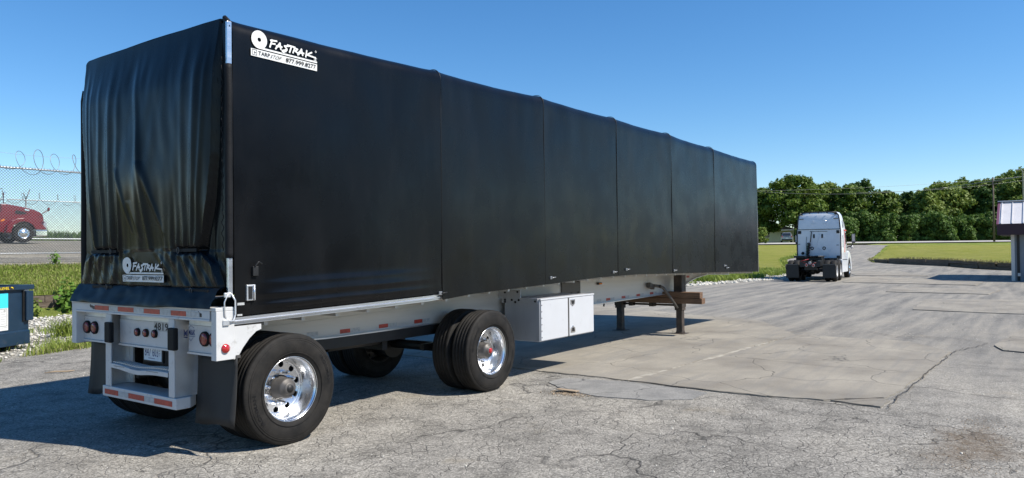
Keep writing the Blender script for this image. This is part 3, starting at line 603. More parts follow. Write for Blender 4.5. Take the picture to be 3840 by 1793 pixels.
def lamp(y, r, m_, z=1.03):
    L_ = MB().lathe([(r*1.18, .09), (r*1.18, .066), (r*1.05, .058), (r*.95, .062)], (0, y, z), 'x', 28).build('tail_light', 'blackrub', T)
    MB().lathe([(0.0005, .052), (r*.5, .053), (r*.9, .058), (r*.97, .068)], (0, y, z), 'x', 28).build('lens', m_, L_)
for y in (1.125, .97, -1.005, -1.145): lamp(y, .056, 'dred')
for y in (.125, -.03, -.185): lamp(y, .033, 'dred')
L_ = MB().lathe([(.04, -.004), (.036, -.016), (.03, -.018)], (.085, -1.295, .965), 'y', 24).build('marker_light', 'red', T); MB().lathe([(.0005, -.026), (.02, -.024), (.031, -.014)], (.085, -1.295, .965), 'y', 24).build('lens', 'red', L_)
# under-ride guard with step
for y0, y1, z1 in ((.475, .575, 1.193), (-.655, -.565, 1.193)):
    gp = MB().box(-.006, .008, y0, y1, .49, z1).build('guard_upright', 'wpaint', T, .003, label='white channel upright of the under-ride guard')
    MB().box(.009, .24, (y0 if y0 < 0 else y1-.014), (y0+.014 if y0 < 0 else y1), .49, z1-.0).build('web_plate', 'alu', gp); MB().box(.225, .24, y0+.016, y1-.016, .49, z1).build('back_flange', 'alu', gp)
for y0, y1 in ((.40, .51), (-.735, -.625)):
    MB().box(-.055, -.008, y0, y1, .92, 1.12).build('bumper_pad', 'blackrub', T, .012)
b = MB(); b.prism([(-.01, -.69), (-.01, .63), (.13, .63), (.24, .55), (.24, -.60), (.13, -.69)], .385, .487, 'z'); gb = b.build('guard_bar', 'wpaint', T, .006)
for y0, y1, c in ((.58, .32, 'r'), (.315, .13, 'w'), (.125, -.155, 'r'), (-.16, -.33, 'w'), (-.335, -.63, 'r')): MB().box(-.0135, -.0105, y1, y0, .41, .458).build('reflective_tape', 'tapered' if c == 'r' else 'tapew', gb)
b = MB(); vs = []; ny = 16
for i in range(ny+1):
    y = .474-1.038*i/ny; s_ = -.028*math.exp(-((y+.0)/.22)**2)-.008*(i/ny); vs += [(-.012, y, .675+s_), (-.012, y, .715+s_), (.14, y, .722+s_*.4), (.14, y, .705+s_*.4), (.0, y, .70+s_)]
b.add(vs, [(i*5+j, (i+1)*5+j, (i+1)*5+(j+1) % 5, i*5+(j+1) % 5) for i in range(ny) for j in range(5)]); stp = b.build('step', 'wpaint', T, label='bent white step between the guard uprights')
b = MB()
for i in range(26):
    for k in range(4):
        y = .45-.98*i/25; x = .01+k*.033; b.box(x, x+.012, y-.012, y+.012, .7235-.018*math.exp(-(y/.22)**2), .732-.018*math.exp(-(y/.22)**2))
b.build('grip_studs', 'alu', stp, kind='stuff')
for yy in (.3, .0, -.3): MB().box(-.014, -.0125, yy-.1, yy+.1, .694, .697).build('step_groove', 'black', stp)
# licence plate, unit number, badge
pl = MB().box(.112, .117, -.235, .075, .765, .925).build('licence_plate', 'plate', T, .003, label='white licence plate with dark blue digits')
MB().box(.118, .14, -.25, .09, .75, .94).build('plate_holder', 'black', pl)
mpR = lambda y0, z0, x: (lambda s, t, o: (x-o, y0-s, z0+t))
decal('lettering', [text2d('847 603', .085, 0, .0, .24, .018, .035), text2d('S', .03, 0, 0, .018, .272, .09), text2d('T', .03, 0, 0, .018, .272, .045), rect2d(.06, .135, .2, .143), rect2d(.08, .015, .2, .02)], mpR(.075, .77, .1115), 'blueink', pl, .001)
for yy in (.02, -.18): MB().cyl((.111, yy, .912), (.105, yy, .912), .008, 8).build('bolt', 'black', pl)
nb = decal('number_sticker', [rect2d(0, 0, .285, .09)], mpR(-.155, 1.055, .0845), 'tapew', T, .001); decal('lettering', [text2d('48191', .072, 0, .012, .285, .008, .009)], mpR(-.155, 1.055, .0825), 'ink', nb, .001)
bd = decal('badge', [text2d('M&K', .05, 0, .012, .105, .075, .03), rect2d(.075, .018, .18, .022)], mpR(-.665, 1.02, .0845), 'blueink', T, .001)
decal('emblem', [strokes2d([[(.0, .02), (.0, .07), (.028, .045), (.056, .07), (.056, .02)], [(.0, .005), (.056, .005)], [(.014, .02), (.014, .045), (.028, .03), (.042, .045), (.042, .02)]], .011), strokes2d([[(.075, .09), (.11, .115), (.16, .098)], [(.08, .0), (.11, -.02), (.15, .01)]], .004)], mpR(-.665, 1.02, .0843), 'blueink', bd, .001)
# rear suspension, axles, mud flaps
MB().box(.5, 4.6, -.62, -.50, .72, .835).box(.5, 4.6, .50, .62, .72, .835).build('suspension_rail', 'black', T)
for xx in (.38, 1.4, 2.74): MB().box(xx-.04, xx+.04, -.52, .52, .6, 1.0).build('subframe_plate', 'black', T)
MB().cyl((1.9, -.42, .78), (2.8, -.42, .78), .12).build('air_tank', 'black', T)
for s in (-1, 1):
    fpb = MB(); ya, yb = (.72, 1.29) if s > 0 else (-1.30, -.715); vs = []
    for i in range(9):
        for k in range(9):
            y = ya+(yb-ya)*i/8; z = .88-(.88-(.262 if s < 0 else .32))*k/8; vs.append((.2-.035*(k/8)**2*(1 if s < 0 else .5)-.02*math.sin(i/8*PI*2)*(k/8), y+(.04*s*(k/8)**2 if s > 0 else 0), z+(.02*(k/8)*math.sin(i*.7))))
    fpb.add(vs, [(i*9+k, (i+1)*9+k, (i+1)*9+k+1, i*9+k+1) for i in range(8) for k in range(8)], True); o = fpb.build('mud_flap', 'flap', T); so_ = o.modifiers.new('s', 'SOLIDIFY'); so_.thickness = .009
    MB().box(.19, .23, ya, yb, .87, .895).build('flap_bracket', 'hub', o)
def wheel_master():
    g = .013; hw = .137; prof = [(.292, -.11), (.31, -.128), (.36, -.14), (.42, -.146), (.462, -.138), (.489, -.126), (.503, -.122), (.511, -.112)]
    for c in (-.07, -.024, .024, .07): prof += [(.5145, c-.012), (.515-g, c-.006), (.515-g, c+.006), (.5145, c+.012)]
    prof += [(.511, .112), (.503, .122), (.489, .126), (.462, .138), (.42, .146), (.36, .14), (.31, .128), (.292, .11)]
    rimp = [(.295, -.118), (.30, -.122), (.302, -.112), (.288, -.105), (.28, -.09), (.272, -.06), (.259, .03), (.2575, .078), (.262, .095), (.276, .10), (.294, .112)]
    r_ = MB(); r_.lathe(rimp, (0, 0, 0), 'y', 72)
    # disc with ten hand holes, deep inside
    bm = bmesh.new(); yd = .078
    def circ(cx, cz, r, n_): vs = [bm.verts.new((cx+r*math.cos(2*PI*k/n_), yd, cz+r*math.sin(2*PI*k/n_))) for k in range(n_)]; return [bm.edges.new((vs[k], vs[(k+1) % n_])) for k in range(n_)]
    es = circ(0, 0, .257, 60)+circ(0, 0, .11, 30)
    for k in range(10): es += circ(.213*math.cos(2*PI*k/10+.1), .213*math.sin(2*PI*k/10+.1), .029, 14)
    bmesh.ops.triangle_fill(bm, edges=es, use_beauty=True); me = bpy.data.meshes.new('d'); bm.to_mesh(me)
    k0 = len(r_.v); r_.v += [tuple(v.co) for v in me.vertices]; r_.f += [tuple(i+k0 for i in p.vertices) for p in me.polygons]; r_.sm += [False]*len(me.polygons); bm.free()
    r_.lathe([(.257, .073), (.243, .064), (.236, .078)], (0, 0, 0), 'y', 60)
    for k in range(10): r_.lathe([(.027, .078), (.027, .095)], (.213*math.cos(2*PI*k/10+.1), 0, .213*math.sin(2*PI*k/10+.1)), 'y', 14)
    rim = MB(); rim = r_.build('wheel', 'polish')
    ty = MB().lathe(prof, (0, 0, 0), 'y', 96); ty_o = ty.build('tyre', 'rubber', rim)
    hb = MB().lathe([(.11, .079), (.11, .06), (.116, .05), (.10, .035), (.095, -.045), (.085, -.07), (.06, -.075), (.058, -.092), (.045, -.098), (.0005, -.098)], (0, 0, 0), 'y', 36).lathe([(.2, .10), (.2, .11), (.11, .11)], (0, 0, 0), 'y', 24); hb.build('hub', 'hub', rim)
    MB().lathe([(.036, -.098), (.034, -.106), (.0005, -.107)], (0, 0, 0), 'y', 20).build('hub_cap', 'black', rim)
    nut = None
    for k in range(10):
        a = 2*PI*(k+.5)/10+.1; 
        if nut is None: nut = MB().lathe([(.0005, .0), (.012, .003), (.0165, .012), (.0165, .04), (.021, .044), (.021, .077)], (0, 0, 0), 'y', 6, smooth=False).build('wheel_nut', 'polish', rim); c = nut
        else: c = nut.copy(); COL.objects.link(c); c.parent = rim
        c.location = (.15*math.cos(a), 0, .15*math.sin(a))
    MB().lathe([(.268, .118), (.10, .116)], (0, 0, 0), 'y', 30).build('brake_drum', 'black', rim)
    # raised sidewall lettering
    b = MB()
    for word, a0 in (('IRONMAN', -.35), ('IRONMAN', PI-.35)):
        vs, fs = text2d(word, .03, 0, .01); wd = max(v[0] for v in vs)
        b.add([((.405+v[1])*math.cos(a0-(v[0]-wd/2)*1.6/.42), -.1468-.001, (.405+v[1])*math.sin(a0-(v[0]-wd/2)*1.6/.42)) for v in vs], fs)
    me = bpy.data.meshes.new('l'); me.from_pydata(b.v, [], b.f); me.materials.append(M['blackrub']); link('sidewall_lettering', me, rim)
    for r1 in (.34, .455, .472): MB().tube([(r1*math.cos(a*PI/24), -.1425 if r1 < .4 else -.139 if r1 < .46 else -.1345, r1*math.sin(a*PI/24)) for a in range(49)], .003, 5, False).build('tyre_rib', 'rubber', rim)
    return rim
WH = wheel_master(); first = True
for x in (.79, 3.88):
    MB().cyl((x, -.95, .50), (x, .95, .50), .063).build('axle', 'black', T)
    for s in (-1, 1):
        MB().cyl((x+.06, s*.52, .62), (x+.06, s*.52, .80), .11).build('air_spring', 'blackrub', T); MB().cyl((x, s*.45, .509), (x, s*.69, .509), .21, 28).build('brake_drum', 'black', T); MB().box(x-.5, x+.05, s*.5, s*.57, .52, .60).build('trailing_arm', 'black', T)
        for yy, fl in ((1.152, 0), (.835, 1)):
            if first: wo = WH; first = False
            else: wo = copy_tree(WH)
            wo.parent = T; wo.location = (x, s*yy, .515-.006); flip = (s > 0) != bool(fl); wo.rotation_euler = (0, (.3 if x < 2 else 1.1)+s+fl, PI if flip else 0)
            if fl or s > 0:  # dark colour on inner and far-side wheels stands in for underbody shade
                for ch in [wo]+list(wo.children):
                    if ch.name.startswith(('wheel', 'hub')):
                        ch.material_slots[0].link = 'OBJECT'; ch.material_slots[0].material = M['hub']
            if x > 2 and s < 0 and not fl:
                for ch in wo.children:
                    if ch.name.startswith('hub_cap'): ch.data = ch.data.copy(); ch.data.materials[0] = M['red']; ch['label'] = 'red hub cap'
# toolbox
TB = MB().box(5.0, 6.5, -1.262, -.66, .50, 1.095).build('toolbox', 'bare', T, .008, label='white aluminium toolbox hung under the deck')
for x0, x1 in ((5.015, 5.735), (5.765, 6.497)): d_ = MB().box(x0, x1, -1.278, -1.263, .512, 1.075).build('door', 'box', TB, .006)
MB().box(5.738, 5.762, -1.282, -1.263, .505, 1.08).build('door_seal', 'hub', TB)
MB().box(4.995, 6.505, -1.285, -1.255, 1.078, 1.10).build('drip_rail', 'box', TB, .003)
for k in range(6): MB().lathe([(.0005, -.004), (.008, -.003), (.01, 0)], (5.03+0*k, -1.279, .56+k*.09), 'y', 8).build('rivet', 'hub', TB)
for z, s in ((1.0, 1), (.60, -1)):
    pts = [(5.80, z+.045*s), (5.93, z+.045*s), (5.93, z-.02*s), (5.865, z-.06*s), (5.80, z-.02*s)]
    q = MB().prism(pts, -1.284, -1.279).build('latch', 'chrome', TB, .003); MB().prism([(5.815, z+.03*s), (5.915, z+.03*s), (5.9, z-.01*s), (5.865, z-.035*s), (5.83, z-.01*s)], -1.2855, -1.2845).build('latch_recess', 'hub', q); MB().box(5.845, 5.885, -1.292, -1.286, z-.02, z+.025).build('paddle', 'black', q)
br = MB().box(4.985, 4.998, -1.24, -.62, 1.03, 1.105).box(4.985, 4.998, -.95, -.56, 1.105, 1.22).build('hanger_plate', 'bare', TB, .002)
for yy, zz in ((-.68, 1.075), (-.80, 1.075), (-.92, 1.075), (-.68, 1.18), (-.9, 1.19), (-.68, 1.045-.0), (-1.2, 1.065), (-.86, 1.045-.0)): MB().lathe([(.0005, -.012), (.014, -.011), (.017, 0)], (4.985, yy, zz), 'x', 10).build('bolt', 'black', br)
hp = MB().box(6.7, 7.3, -.575, -.562, 1.03, 1.30).build('hanger_plate', 'hub', T)
for i in range(3):
    for zz in (1.06, 1.25): MB().lathe([(.0005, -.014), (.016, -.012), (.018, 0)], (6.78+i*.22, -.575, zz), 'y', 10).build('bolt', 'black', hp)
# landing gear
LG = []
for s, y in ((-1, -.77), (1, .62)):
    l_ = MB().box(10.95, 11.17, y-.09, y+.09, .56, railb(11)-.005).build('landing_leg', 'rust', T, .008); MB().box(10.99, 11.13, y-.065, y+.065, .03, .56).build('inner_leg', 'rust', l_, .01); MB().box(10.965, 11.155, y-.085, y+.085, .50, .56).build('collar', 'rust', l_, .01)
    ft = MB().box(10.92, 11.2, y-.14, y+.14, .0, .022).prism([(10.97, .022), (11.15, .022), (11.11, .09), (11.01, .09)], y-.07, y+.07).build('foot', 'rust', l_, .006); LG.append(l_)
MB().cyl((11.06, -.68, .60), (11.06, .53, .60), .022).build('cross_shaft', 'rust', T); MB().box(10.98, 11.14, -.68, .53, .635, .66).box(10.98, 11.14, -.2, -.1, .56, .64).box(10.98, 11.14, .3, .38, .56, .64).build('leg_brace', 'rust', T)
MB().tube([(11.06, .7, .78), (10.7, .58, .72), (10.55, .57, .80)], .018, 6).tube([(10.62, .72, .76), (10.55, .74, .66), (10.52, .74, .56)], .018, 6).build('brace_rod', 'rust', T)
ck = MB().tube([(10.05, -.58, 1.06), (10.09, -.74, 1.04)], .03, 8).tube([(10.09, -.76, 1.04), (10.2, -.79, 1.0), (10.5, -.90, .66), (10.55, -.93, .58)], [.035, .03, .026, .022], 8).build('crank_handle', 'hub', T)
MB().box(9.86, 10.08, -.66, -.575, 1.0, 1.10, (0, .25, 0)).build('crank_bracket', 'hub', ck, .01)
MB().box(12.5, 14.2, -.5, .5, railb(13)-.07, railb(13)-.055).build('coupler_plate', 'black', T)
# dunnage boards lying across the rack between the legs
for i, (x, z, e) in enumerate(((10.72, .665, -1.40), (10.72, .785, -1.36), (10.84, .665, -1.38), (10.84, .785, -1.33))):
    o = MB().box(-.055, .055, e, 1.05, 0, .112).build('lumber_board', 'lumber', None, .004); o.location = (x, 0, z)
    o['label'] = ['brown squared timber under the trailer, lowest and nearest the wheels', 'brown squared timber under the trailer, top one nearest the wheels', 'brown squared timber under the trailer, lower one against the landing leg', 'brown squared timber under the trailer, top one against the landing leg'][i]; o['category'] = 'board'; o['group'] = 'timbers lying across the trailer rack'
# ------------------------------------------------------------------ blue waste container
D = thing('dumpster', 'open dark blue steel waste container standing on the weedy gravel beside the trailer', 'dumpster', (2.70, 9.19, .03), R(28))
Lx, Ly, Hh = 1.85, 1.45, 1.18
b = MB(); t = .012
b.box(-Lx, 0, 0, t, .10, 1.10).box(-Lx, 0, Ly-t, Ly, .10, 1.22).box(-t, 0, t, Ly-t, .10, 1.10).box(-Lx, -Lx+t, t, Ly-t, .10, 1.10).box(-Lx, 0, 0, Ly, .09, .10); b.build('body', 'bluebin', D)
b = MB(); b.box(-Lx-.06, .09, -.055, .0, 1.10, 1.19).box(-Lx-.06, .09, Ly, Ly+.055, 1.12, 1.24).box(.0, .09, 0, Ly, 1.10, 1.19).box(-Lx-.06, -Lx, 0, Ly, 1.10, 1.19); b.build('rim', 'bluebin', D, .01)
MB().box(-Lx, .0, -.035, -.0, .05, .30).prism([(-.035, .30), (0, .30), (0, .325)], -Lx, 0, 'x').build('base_skirt', 'bluebin', D, .006)
MB().box(-.13, .05, -.07, -.002, .50, 1.07).box(-.13, -.08, -.075, .0, .50, 1.07).build('fork_pocket', 'bluebin', D, .01); MB().box(-.165, -.13, -.03, -.002, .50, 1.07).build('pocket_gap', 'black', D)
MB().box(-.14, -.02, -.03, -.001, 1.075, 1.10).build('pocket_cap', 'galv', D)
for x in (-.3, -1.5): MB().box(x-.12, x+.12, .1, Ly-.1, -.01, .09).build('skid', 'black', D)
mpD = lambda x0, z0, y: (lambda s, t_, o: (x0+s, y-o, z0+t_))
st = decal('notice', [rect2d(0, 0, .62, .70)], mpD(-1.12, .355, -.003), 'white', D); decal('notice_head', [rect2d(.0, .42, .62, .70)], mpD(-1.12, .355, -.003), 'cyan', st, .0012)
decal('notice_frame', [rect2d(.03, .4, .59, .406), rect2d(.03, .08, .59, .086), rect2d(.584, .086, .59, .4)], mpD(-1.12, .355, -.003), 'ink', st, .0014)
rows = [rect2d(.44+.01*(k % 2), .12+.045*k, .55+.02*(k % 3 == 0), .127+.045*k) for k in range(6)]+[rect2d(.1, .12+.045*k, .38, .127+.045*k) for k in range(6)]+[rect2d(.46, .05, .6, .056)]
decal('lettering', rows, mpD(-1.12, .355, -.003), 'greyink', st, .0014); decal('lettering', [text2d('D', .04, 0, .01, None, .52, .345)], mpD(-1.12, .355, -.003), 'ink', st, .0016)
wp = decal('warning_strip', [rect2d(0, 0, .52, .068)], mpD(-.93, 1.112, -.0565), 'ink', D); decal('lettering', [text2d('LEVEL', .048, .15, .012, .21, .19, .01), ([(.43, .05, 0), (.455, .058, 0), (.49, .045, 0), (.495, .012, 0), (.478, .032, 0), (.45, .04, 0)], [(0, 1, 2, 3, 4, 5)])], mpD(-.93, 1.112, -.0565), 'yellow', wp, .0012)

# ------------------------------------------------------------------ timber retaining walls
def timber_box(L_, h, d_, seed):
    n = 8; b = MB(); vs = []
    for i in range(n+1):
        x = L_*i/n; e = [.012*nz(x*3, k, seed) for k in range(8)]
        vs += [(x, 0+e[0], 0+e[1]), (x, d_, 0), (x, d_, h+e[2]), (x, d_*.5, h+e[3]), (x, 0+e[4], h*.97+e[5]), (x, e[6]-.006, h*.5)]
    b.add(vs, [(i*6+k, (i+1)*6+k, (i+1)*6+(k+1) % 6, i*6+(k+1) % 6) for i in range(n) for k in range(6)]+[tuple(range(6)), tuple(n*6+k for k in range(6))]); return b
TW = thing('timber_wall', 'weathered stacked timber retaining wall below the grass bank behind the dumpster', 'wall', (0, 17.25, 0))
for k, (z, xs_) in enumerate(((.02, (-12, -9.6, -7.1, -4.5, -2.1, .4, 2.9, 5.1, 7.0, 9.4, 11.8)), (.215, (-12, -10.7, -8.2, -5.7, -3.3, -.8, 1.7, 4.1, 6.9, 7.5, 10, 12.3)), (.41, (-12, -9.9, -7.4, -4.9, -2.5, .0, 2.5, 4.9, 6.35, 8.6, 11.1)))):
    for i in range(len(xs_)-1):
        o = timber_box(xs_[i+1]-xs_[i]-.03, .182, .2, i*3.1+k).build('timber', 'timber', TW); o.location = (xs_[i], .025*k+random.uniform(-.02, .02), z); o.rotation_euler = (0, random.uniform(-.004, .004), 0)
CW = thing('timber_wall', 'low dark timber edging in front of the lawn right of the road', 'wall', (0, 0, 0))
pts = [(64.5, 4.8), (61.4, 3.85), (59.2, 2.6), (57.7, 1.2), (56.7, -.2), (55.6, -1.7), (54.2, -2.7), (52.8, -3.6), (51.7, -4.6), (50.6, -5.8), (49.7, -7.4), (49.1, -9), (48.4, -11)]
for i in range(len(pts)-1):
    a, c = Vector(pts[i]), Vector(pts[i+1]); L_ = (c-a).length; hh = H((a.x+c.x)/2, (a.y+c.y)/2)
    tot = .12+.34*smoothstep((4.9-(a.y+c.y)/2)/3.5); nk = 1 if tot < .22 else 2
    for k in range(nk):
        h_ = tot/nk; o = timber_box(L_-.04, h_-.015, .22, i+k*9.).build('timber', 'timber', CW); o.location = (a.x+random.uniform(-.05, .05), a.y+random.uniform(-.05, .05), hh+h_*k-.02+random.uniform(-.015, .03)); o.rotation_euler = (0, 0, math.atan2(c.y-a.y, c.x-a.x)+random.uniform(-.03, .03)+PI); o.location.x += (c-a).x; o.location.y += (c-a).y
LW = thing('timber_wall', 'short broken run of dark timbers at the front of the lawn just past the trailer nose', 'wall', (0, 0, 0))
for (x0, y0, x1, y1, z, h_) in ((43.5, 9.6, 44.9, 8.15, .30, .20), (43.6, 9.5, 44.3, 8.8, .50, .13), (44.7, 8.25, 46.2, 7.0, .24, .16), (46.2, 6.9, 47.6, 6.6, .24, .13), (42.2, 10.9, 43.5, 9.65, .3, .26)):
    L_ = math.hypot(x1-x0, y1-y0); o = timber_box(L_, h_, .2, x0).build('timber', 'timber', LW); o.location = (x1, y1, z+.05); o.rotation_euler = (0, 0, math.atan2(y0-y1, x0-x1))

# ------------------------------------------------------------------ chain-link fences
def chain(x0, x1, y, z0, z1, pitch, m_, parent, r, zig=4):
    # wires as thin crossed ribbons following the diamond weave
    q = []; hh = z1-z0; n = int((x1-x0+hh)/pitch)
    for s in (1, -1):
        for k in range(-int(hh/pitch)-1, n+1):
            xa = x0+k*pitch if s > 0 else x0+(k+int(hh/pitch)+1)*pitch; a = [xa, z0]; c = [xa+s*hh, z1]
            if s > 0:
                if c[0] < x0 or a[0] > x1: continue
                if a[0] < x0: a = [x0, z0+(x0-a[0])]
                if c[0] > x1: c = [x1, z1-(c[0]-x1)]
            else:
                if a[0] < x0 or c[0] > x1: continue
                if a[0] > x1: a = [x1, z0+(a[0]-x1)]
                if c[0] < x0: c = [x0, z1-(x0-c[0])]
            yo = y+s*.004; d_ = Vector((c[0]-a[0], 0, c[1]-a[1])).normalized(); nn = Vector((-d_.z, 0, d_.x))*r
            A = Vector((a[0], yo, a[1])); C_ = Vector((c[0], yo, c[1])); Yv = Vector((0, r, 0))
            q.append([A+nn, A-nn, C_-nn, C_+nn]); q.append([A+Yv, A-Yv, C_-Yv, C_+Yv])
    return quads('chain_link_mesh', np.array([[tuple(v) for v in f] for f in q]), m_, parent, kind='stuff')
def razor(x0, x1, y, zc, r, turns, parent, seed, wr=.012):
    pts = []; n = turns*22; rr = random.Random(seed); ph = 0
    amp = [rr.uniform(.7, 1.25) for _ in range(turns+2)]; xo = [rr.uniform(-.25, .25) for _ in range(turns+2)]
    for i in range(n+1):
        t = i/22; k = int(t); f = t-k; a = amp[k]*(1-f)+amp[k+1]*f; xx = xo[k]*(1-f)+xo[k+1]*f
        pts.append((x0+(x1-x0)*i/n+xx+r*.75*math.cos(2*PI*t), y+r*.35*math.sin(2*PI*t+1), zc+r*a*math.sin(2*PI*t)))
    MB().tube(pts, wr, 4, False).build('razor_coil', 'wire', parent)
F1 = thing('chain_link_fence', 'near tall chain-link fence topped with a coil of razor wire', 'fence', (0, 23.6, 0))
MB().cyl((-6, 0, 5.0), (22, 0, 5.03), .032, 8).build('top_rail', 'galv', F1); MB().cyl((-6, 0, 1.87), (22, 0, 1.90), .03, 8).build('bottom_rail', 'galv', F1)
for x in (-2.8, 3.2, 15.3, 21.5): MB().cyl((x, .05, 1.3), (x, .05, 5.05), .04, 8).build('post', 'galv', F1)
chain(-6, 22, -.04, 1.88, 5.06, .105, 'wire', F1, .0058); razor(3.6, 13.5, 0, 5.28, .46, 14, F1, 3, .011)
for z in (5.55,): MB().tube([(x, 0, z+.03*math.sin(x*1.3)) for x in np.arange(2, 14, .4)], .005, 4).build('barbed_strand', 'wire', F1)
b = MB()
for x in np.arange(3, 13, .16): b.box(x-.004, x+.004, -.004, .004, 5.02, 5.08+random.uniform(0, .03), (0, random.uniform(-.5, .5), 0))
b.build('twist_ends', 'wire', F1, kind='stuff')
F2 = thing('chain_link_fence', 'far chain-link fence with barbed-wire arms on the other side of the gravel lot', 'fence', (0, 52.5, 0))
MB().cyl((5, 0, 5.83), (45, 0, 5.83), .035, 8).build('top_rail', 'galv', F2); MB().cyl((5, 0, 3.05), (45, 0, 3.05), .05, 6).build('bottom_rail', 'white', F2)
for x in (19.6, 11, 28.5, 37): MB().cyl((x, 0, 2.6), (x, 0, 5.9), .05, 8).tube([(x, 0, 5.85), (x-.18, -.1, 6.35)], .03, 6).tube([(x, 0, 5.85), (x+.3, .1, 6.6)], .035, 6).build('post', 'wire', F2)
chain(5, 45, 0, 3.05, 5.83, .16, 'wire', F2, .006); razor(11, 34, 0, 5.95, .42, 20, F2, 8, .016)

# ------------------------------------------------------------------ helpers for road wheels
def road_wheel(parent, loc, r, wd, m_='polish', deep=.0, flip=False, nuts=True, seg=40, rimr=.29):
    k = r/.52; y = -wd/2
    o = MB().lathe([(rimr*k, y+.01), ((rimr-.015)*k, y+.03), ((rimr-.04)*k, y+.05+deep), (.20*k, y+.05+deep*1.2), (.13*k, y+.02+deep*.6), (.11*k, y-.0+deep*.5), (.0005, y-.01+deep*.5)], (0, 0, 0), 'y', seg).build('wheel', m_, parent)
    MB().lathe([(rimr*k, y+.03), (r*.72, y+.0), (r*.86, y-.004), (r*.955, y+.02), (r, y+.05), (r, -y-.05), (r*.95, -y-.01), (rimr*k, -y)], (0, 0, 0), 'y', seg).build('tyre', 'rubber', o)
    if nuts:
        b = MB()
        for j in range(10): a = 2*PI*j/10; b.cyl((.165*k*math.cos(a), y-.0+deep, .165*k*math.sin(a)), (.165*k*math.cos(a), y+.05+deep, .165*k*math.sin(a)), .014*k, 6)
        b.build('wheel_nuts', 'hub', o, kind='stuff'); b = MB()
        for j in range(10): a = 2*PI*(j+.5)/10; b.lathe([(.0005, y+.046+deep*1.1), (.026*k, y+.046+deep*1.1)], (.225*k*math.cos(a), 0, .225*k*math.sin(a)), 'y', 10)
        b.build('hand_holes', 'black', o, kind='stuff')
    o.location = loc; o.rotation_euler = (0, 0, PI if flip else 0); return o

# ------------------------------------------------------------------ white tractor unit
A = thing('road_tractor', 'white sleeper-cab road tractor without a trailer, seen from behind', 'truck', (33.9, 2.12, H(33.9, 2.3)+.01), R(4.5)); A.scale = (.95, .92, 1)
for s in (-1, 1):
    MB().box(-.75, 5.6, s*.36-.04, s*.36+.04, .72, 1.0).build('frame_rail', 'black', A)
    for x in (0, 1.3):
        for yy in (1.06, .74): road_wheel(A, (x, s*yy, .5), .5, .27, 'wpaint', .12 if yy > 1 else 0, s > 0, yy > 1, 32)
    road_wheel(A, (4.85, s*1.04, .5), .5, .28, 'polish', -.02, s > 0, True, 36)
    yo, yi = sorted((s*1.2, s*.58))
    fl_ = MB().box(-.66, -.64, yo, yi, .18, .80).build('mud_flap', 'black', A); MB().box(-.68, -.62, yo, yi, .79, .83).build('flap_hanger', 'hub', fl_)
    qf = MB(); arc = [(-.62, .80), (-.6, .82), (-.58, .83)]; qf.prism([(x, z) for x, z in arc]+[(x, z-.02) for x, z in arc[::-1]], yo, yi); qf.build('quarter_fender', 'black', A)
    MB().tube([(-.69, s*1.2, .80), (-.70, s*1.22, .70), (-.68, s*1.19, .56)], .016, 6).build('flap_spring', 'hub', A)
for x in (0, 1.3): MB().cyl((x, -.95, .5), (x, .95, .5), .07).lathe([(.0005, -.18), (.12, -.15), (.2, 0), (.12, .15), (.0005, .18)], (x-.02, 0, .5), 'x', 18).build('drive_axle', 'black', A)
MB().box(-.80, -.74, -.5, .5, .70, .96).box(-.6, 1.9, -.3, .3, .55, .9).build('rear_crossmember', 'black', A)
fw = MB().lathe([(.0005, 0), (.5, 0), (.5, -.05), (.0005, -.06)], (.72, 0, 1.20), 'z', 28).box(-.05, .5, -.28, -.1, 1.12, 1.17, (0, .18, 0)).box(-.05, .5, .1, .28, 1.12, 1.17, (0, .18, 0)).box(.3, 1.1, -.4, .4, 1.0, 1.15).build('fifth_wheel', 'black', A)
for y, z, m_ in ((.165, .78, 'red'), (-.165, .76, 'red'), (.0, .88, 'tapew')):
    l_ = MB().lathe([(.075, -.01), (.07, -.035), (.055, -.035)], (-.80, y, z), 'x', 20).build('tail_light', 'tapew', A); MB().lathe([(.0005, -.02), (.055, -.02)], (-.80, y, z), 'x', 18).build('lens', m_, l_)
MB().tube([(-.8, -.3, .9), (-.82, .0, .80), (-.8, .35, .92)], .015, 6).tube([(-.78, .5, .95), (-.8, .3, 1.0), (-.6, .1, 1.05)], .02, 6).build('air_hose', 'hose', A)
MB().box(1.5, 2.0, -.98, -.35, .95, 1.08).box(1.5, 2.0, .35, 1.1, .95, 1.12).box(1.2, 2.1, .5, 1.16, 1.1, 1.2).build('deck_plate', 'black', A)
for y in (-.6, .6): MB().cyl((1.9, y, .45), (3.2, y, .45), .22, 20).build('fuel_tank', 'black', A)
# cab: stack of horizontal cross-sections (x_back, x_front, half width, z)
secs = [(2.02, 4.35, 1.14, .98), (2.0, 4.4, 1.15, 1.5), (2.0, 4.3, 1.15, 2.0), (2.0, 4.0, 1.13, 2.52), (2.01, 3.65, 1.09, 2.95), (2.05, 3.4, 1.04, 3.2), (2.14, 3.2, .96, 3.36), (2.3, 3.0, .8, 3.40)]
b = MB(); cr = .10
for x0, x1, hw, z in secs:
    ring = []
    for cx, cy, a0 in ((x1-.35, hw-.3, 0), (x0+cr, hw-cr, 90), (x0+cr, -hw+cr, 180), (x1-.35, -hw+.3, 270)):
        rx, ry = (.35, .3) if cx > x0+.5 else (cr, cr)
        for k in range(5): a = R(a0+90*k/4); ring.append((cx+rx*math.cos(a), cy+ry*math.sin(a), z))
    b.v += ring
n = 20
for i in range(len(secs)-1):
    for k in range(n): b.f.append((i*n+k, i*n+(k+1) % n, (i+1)*n+(k+1) % n, (i+1)*n+k)); b.sm.append(True)
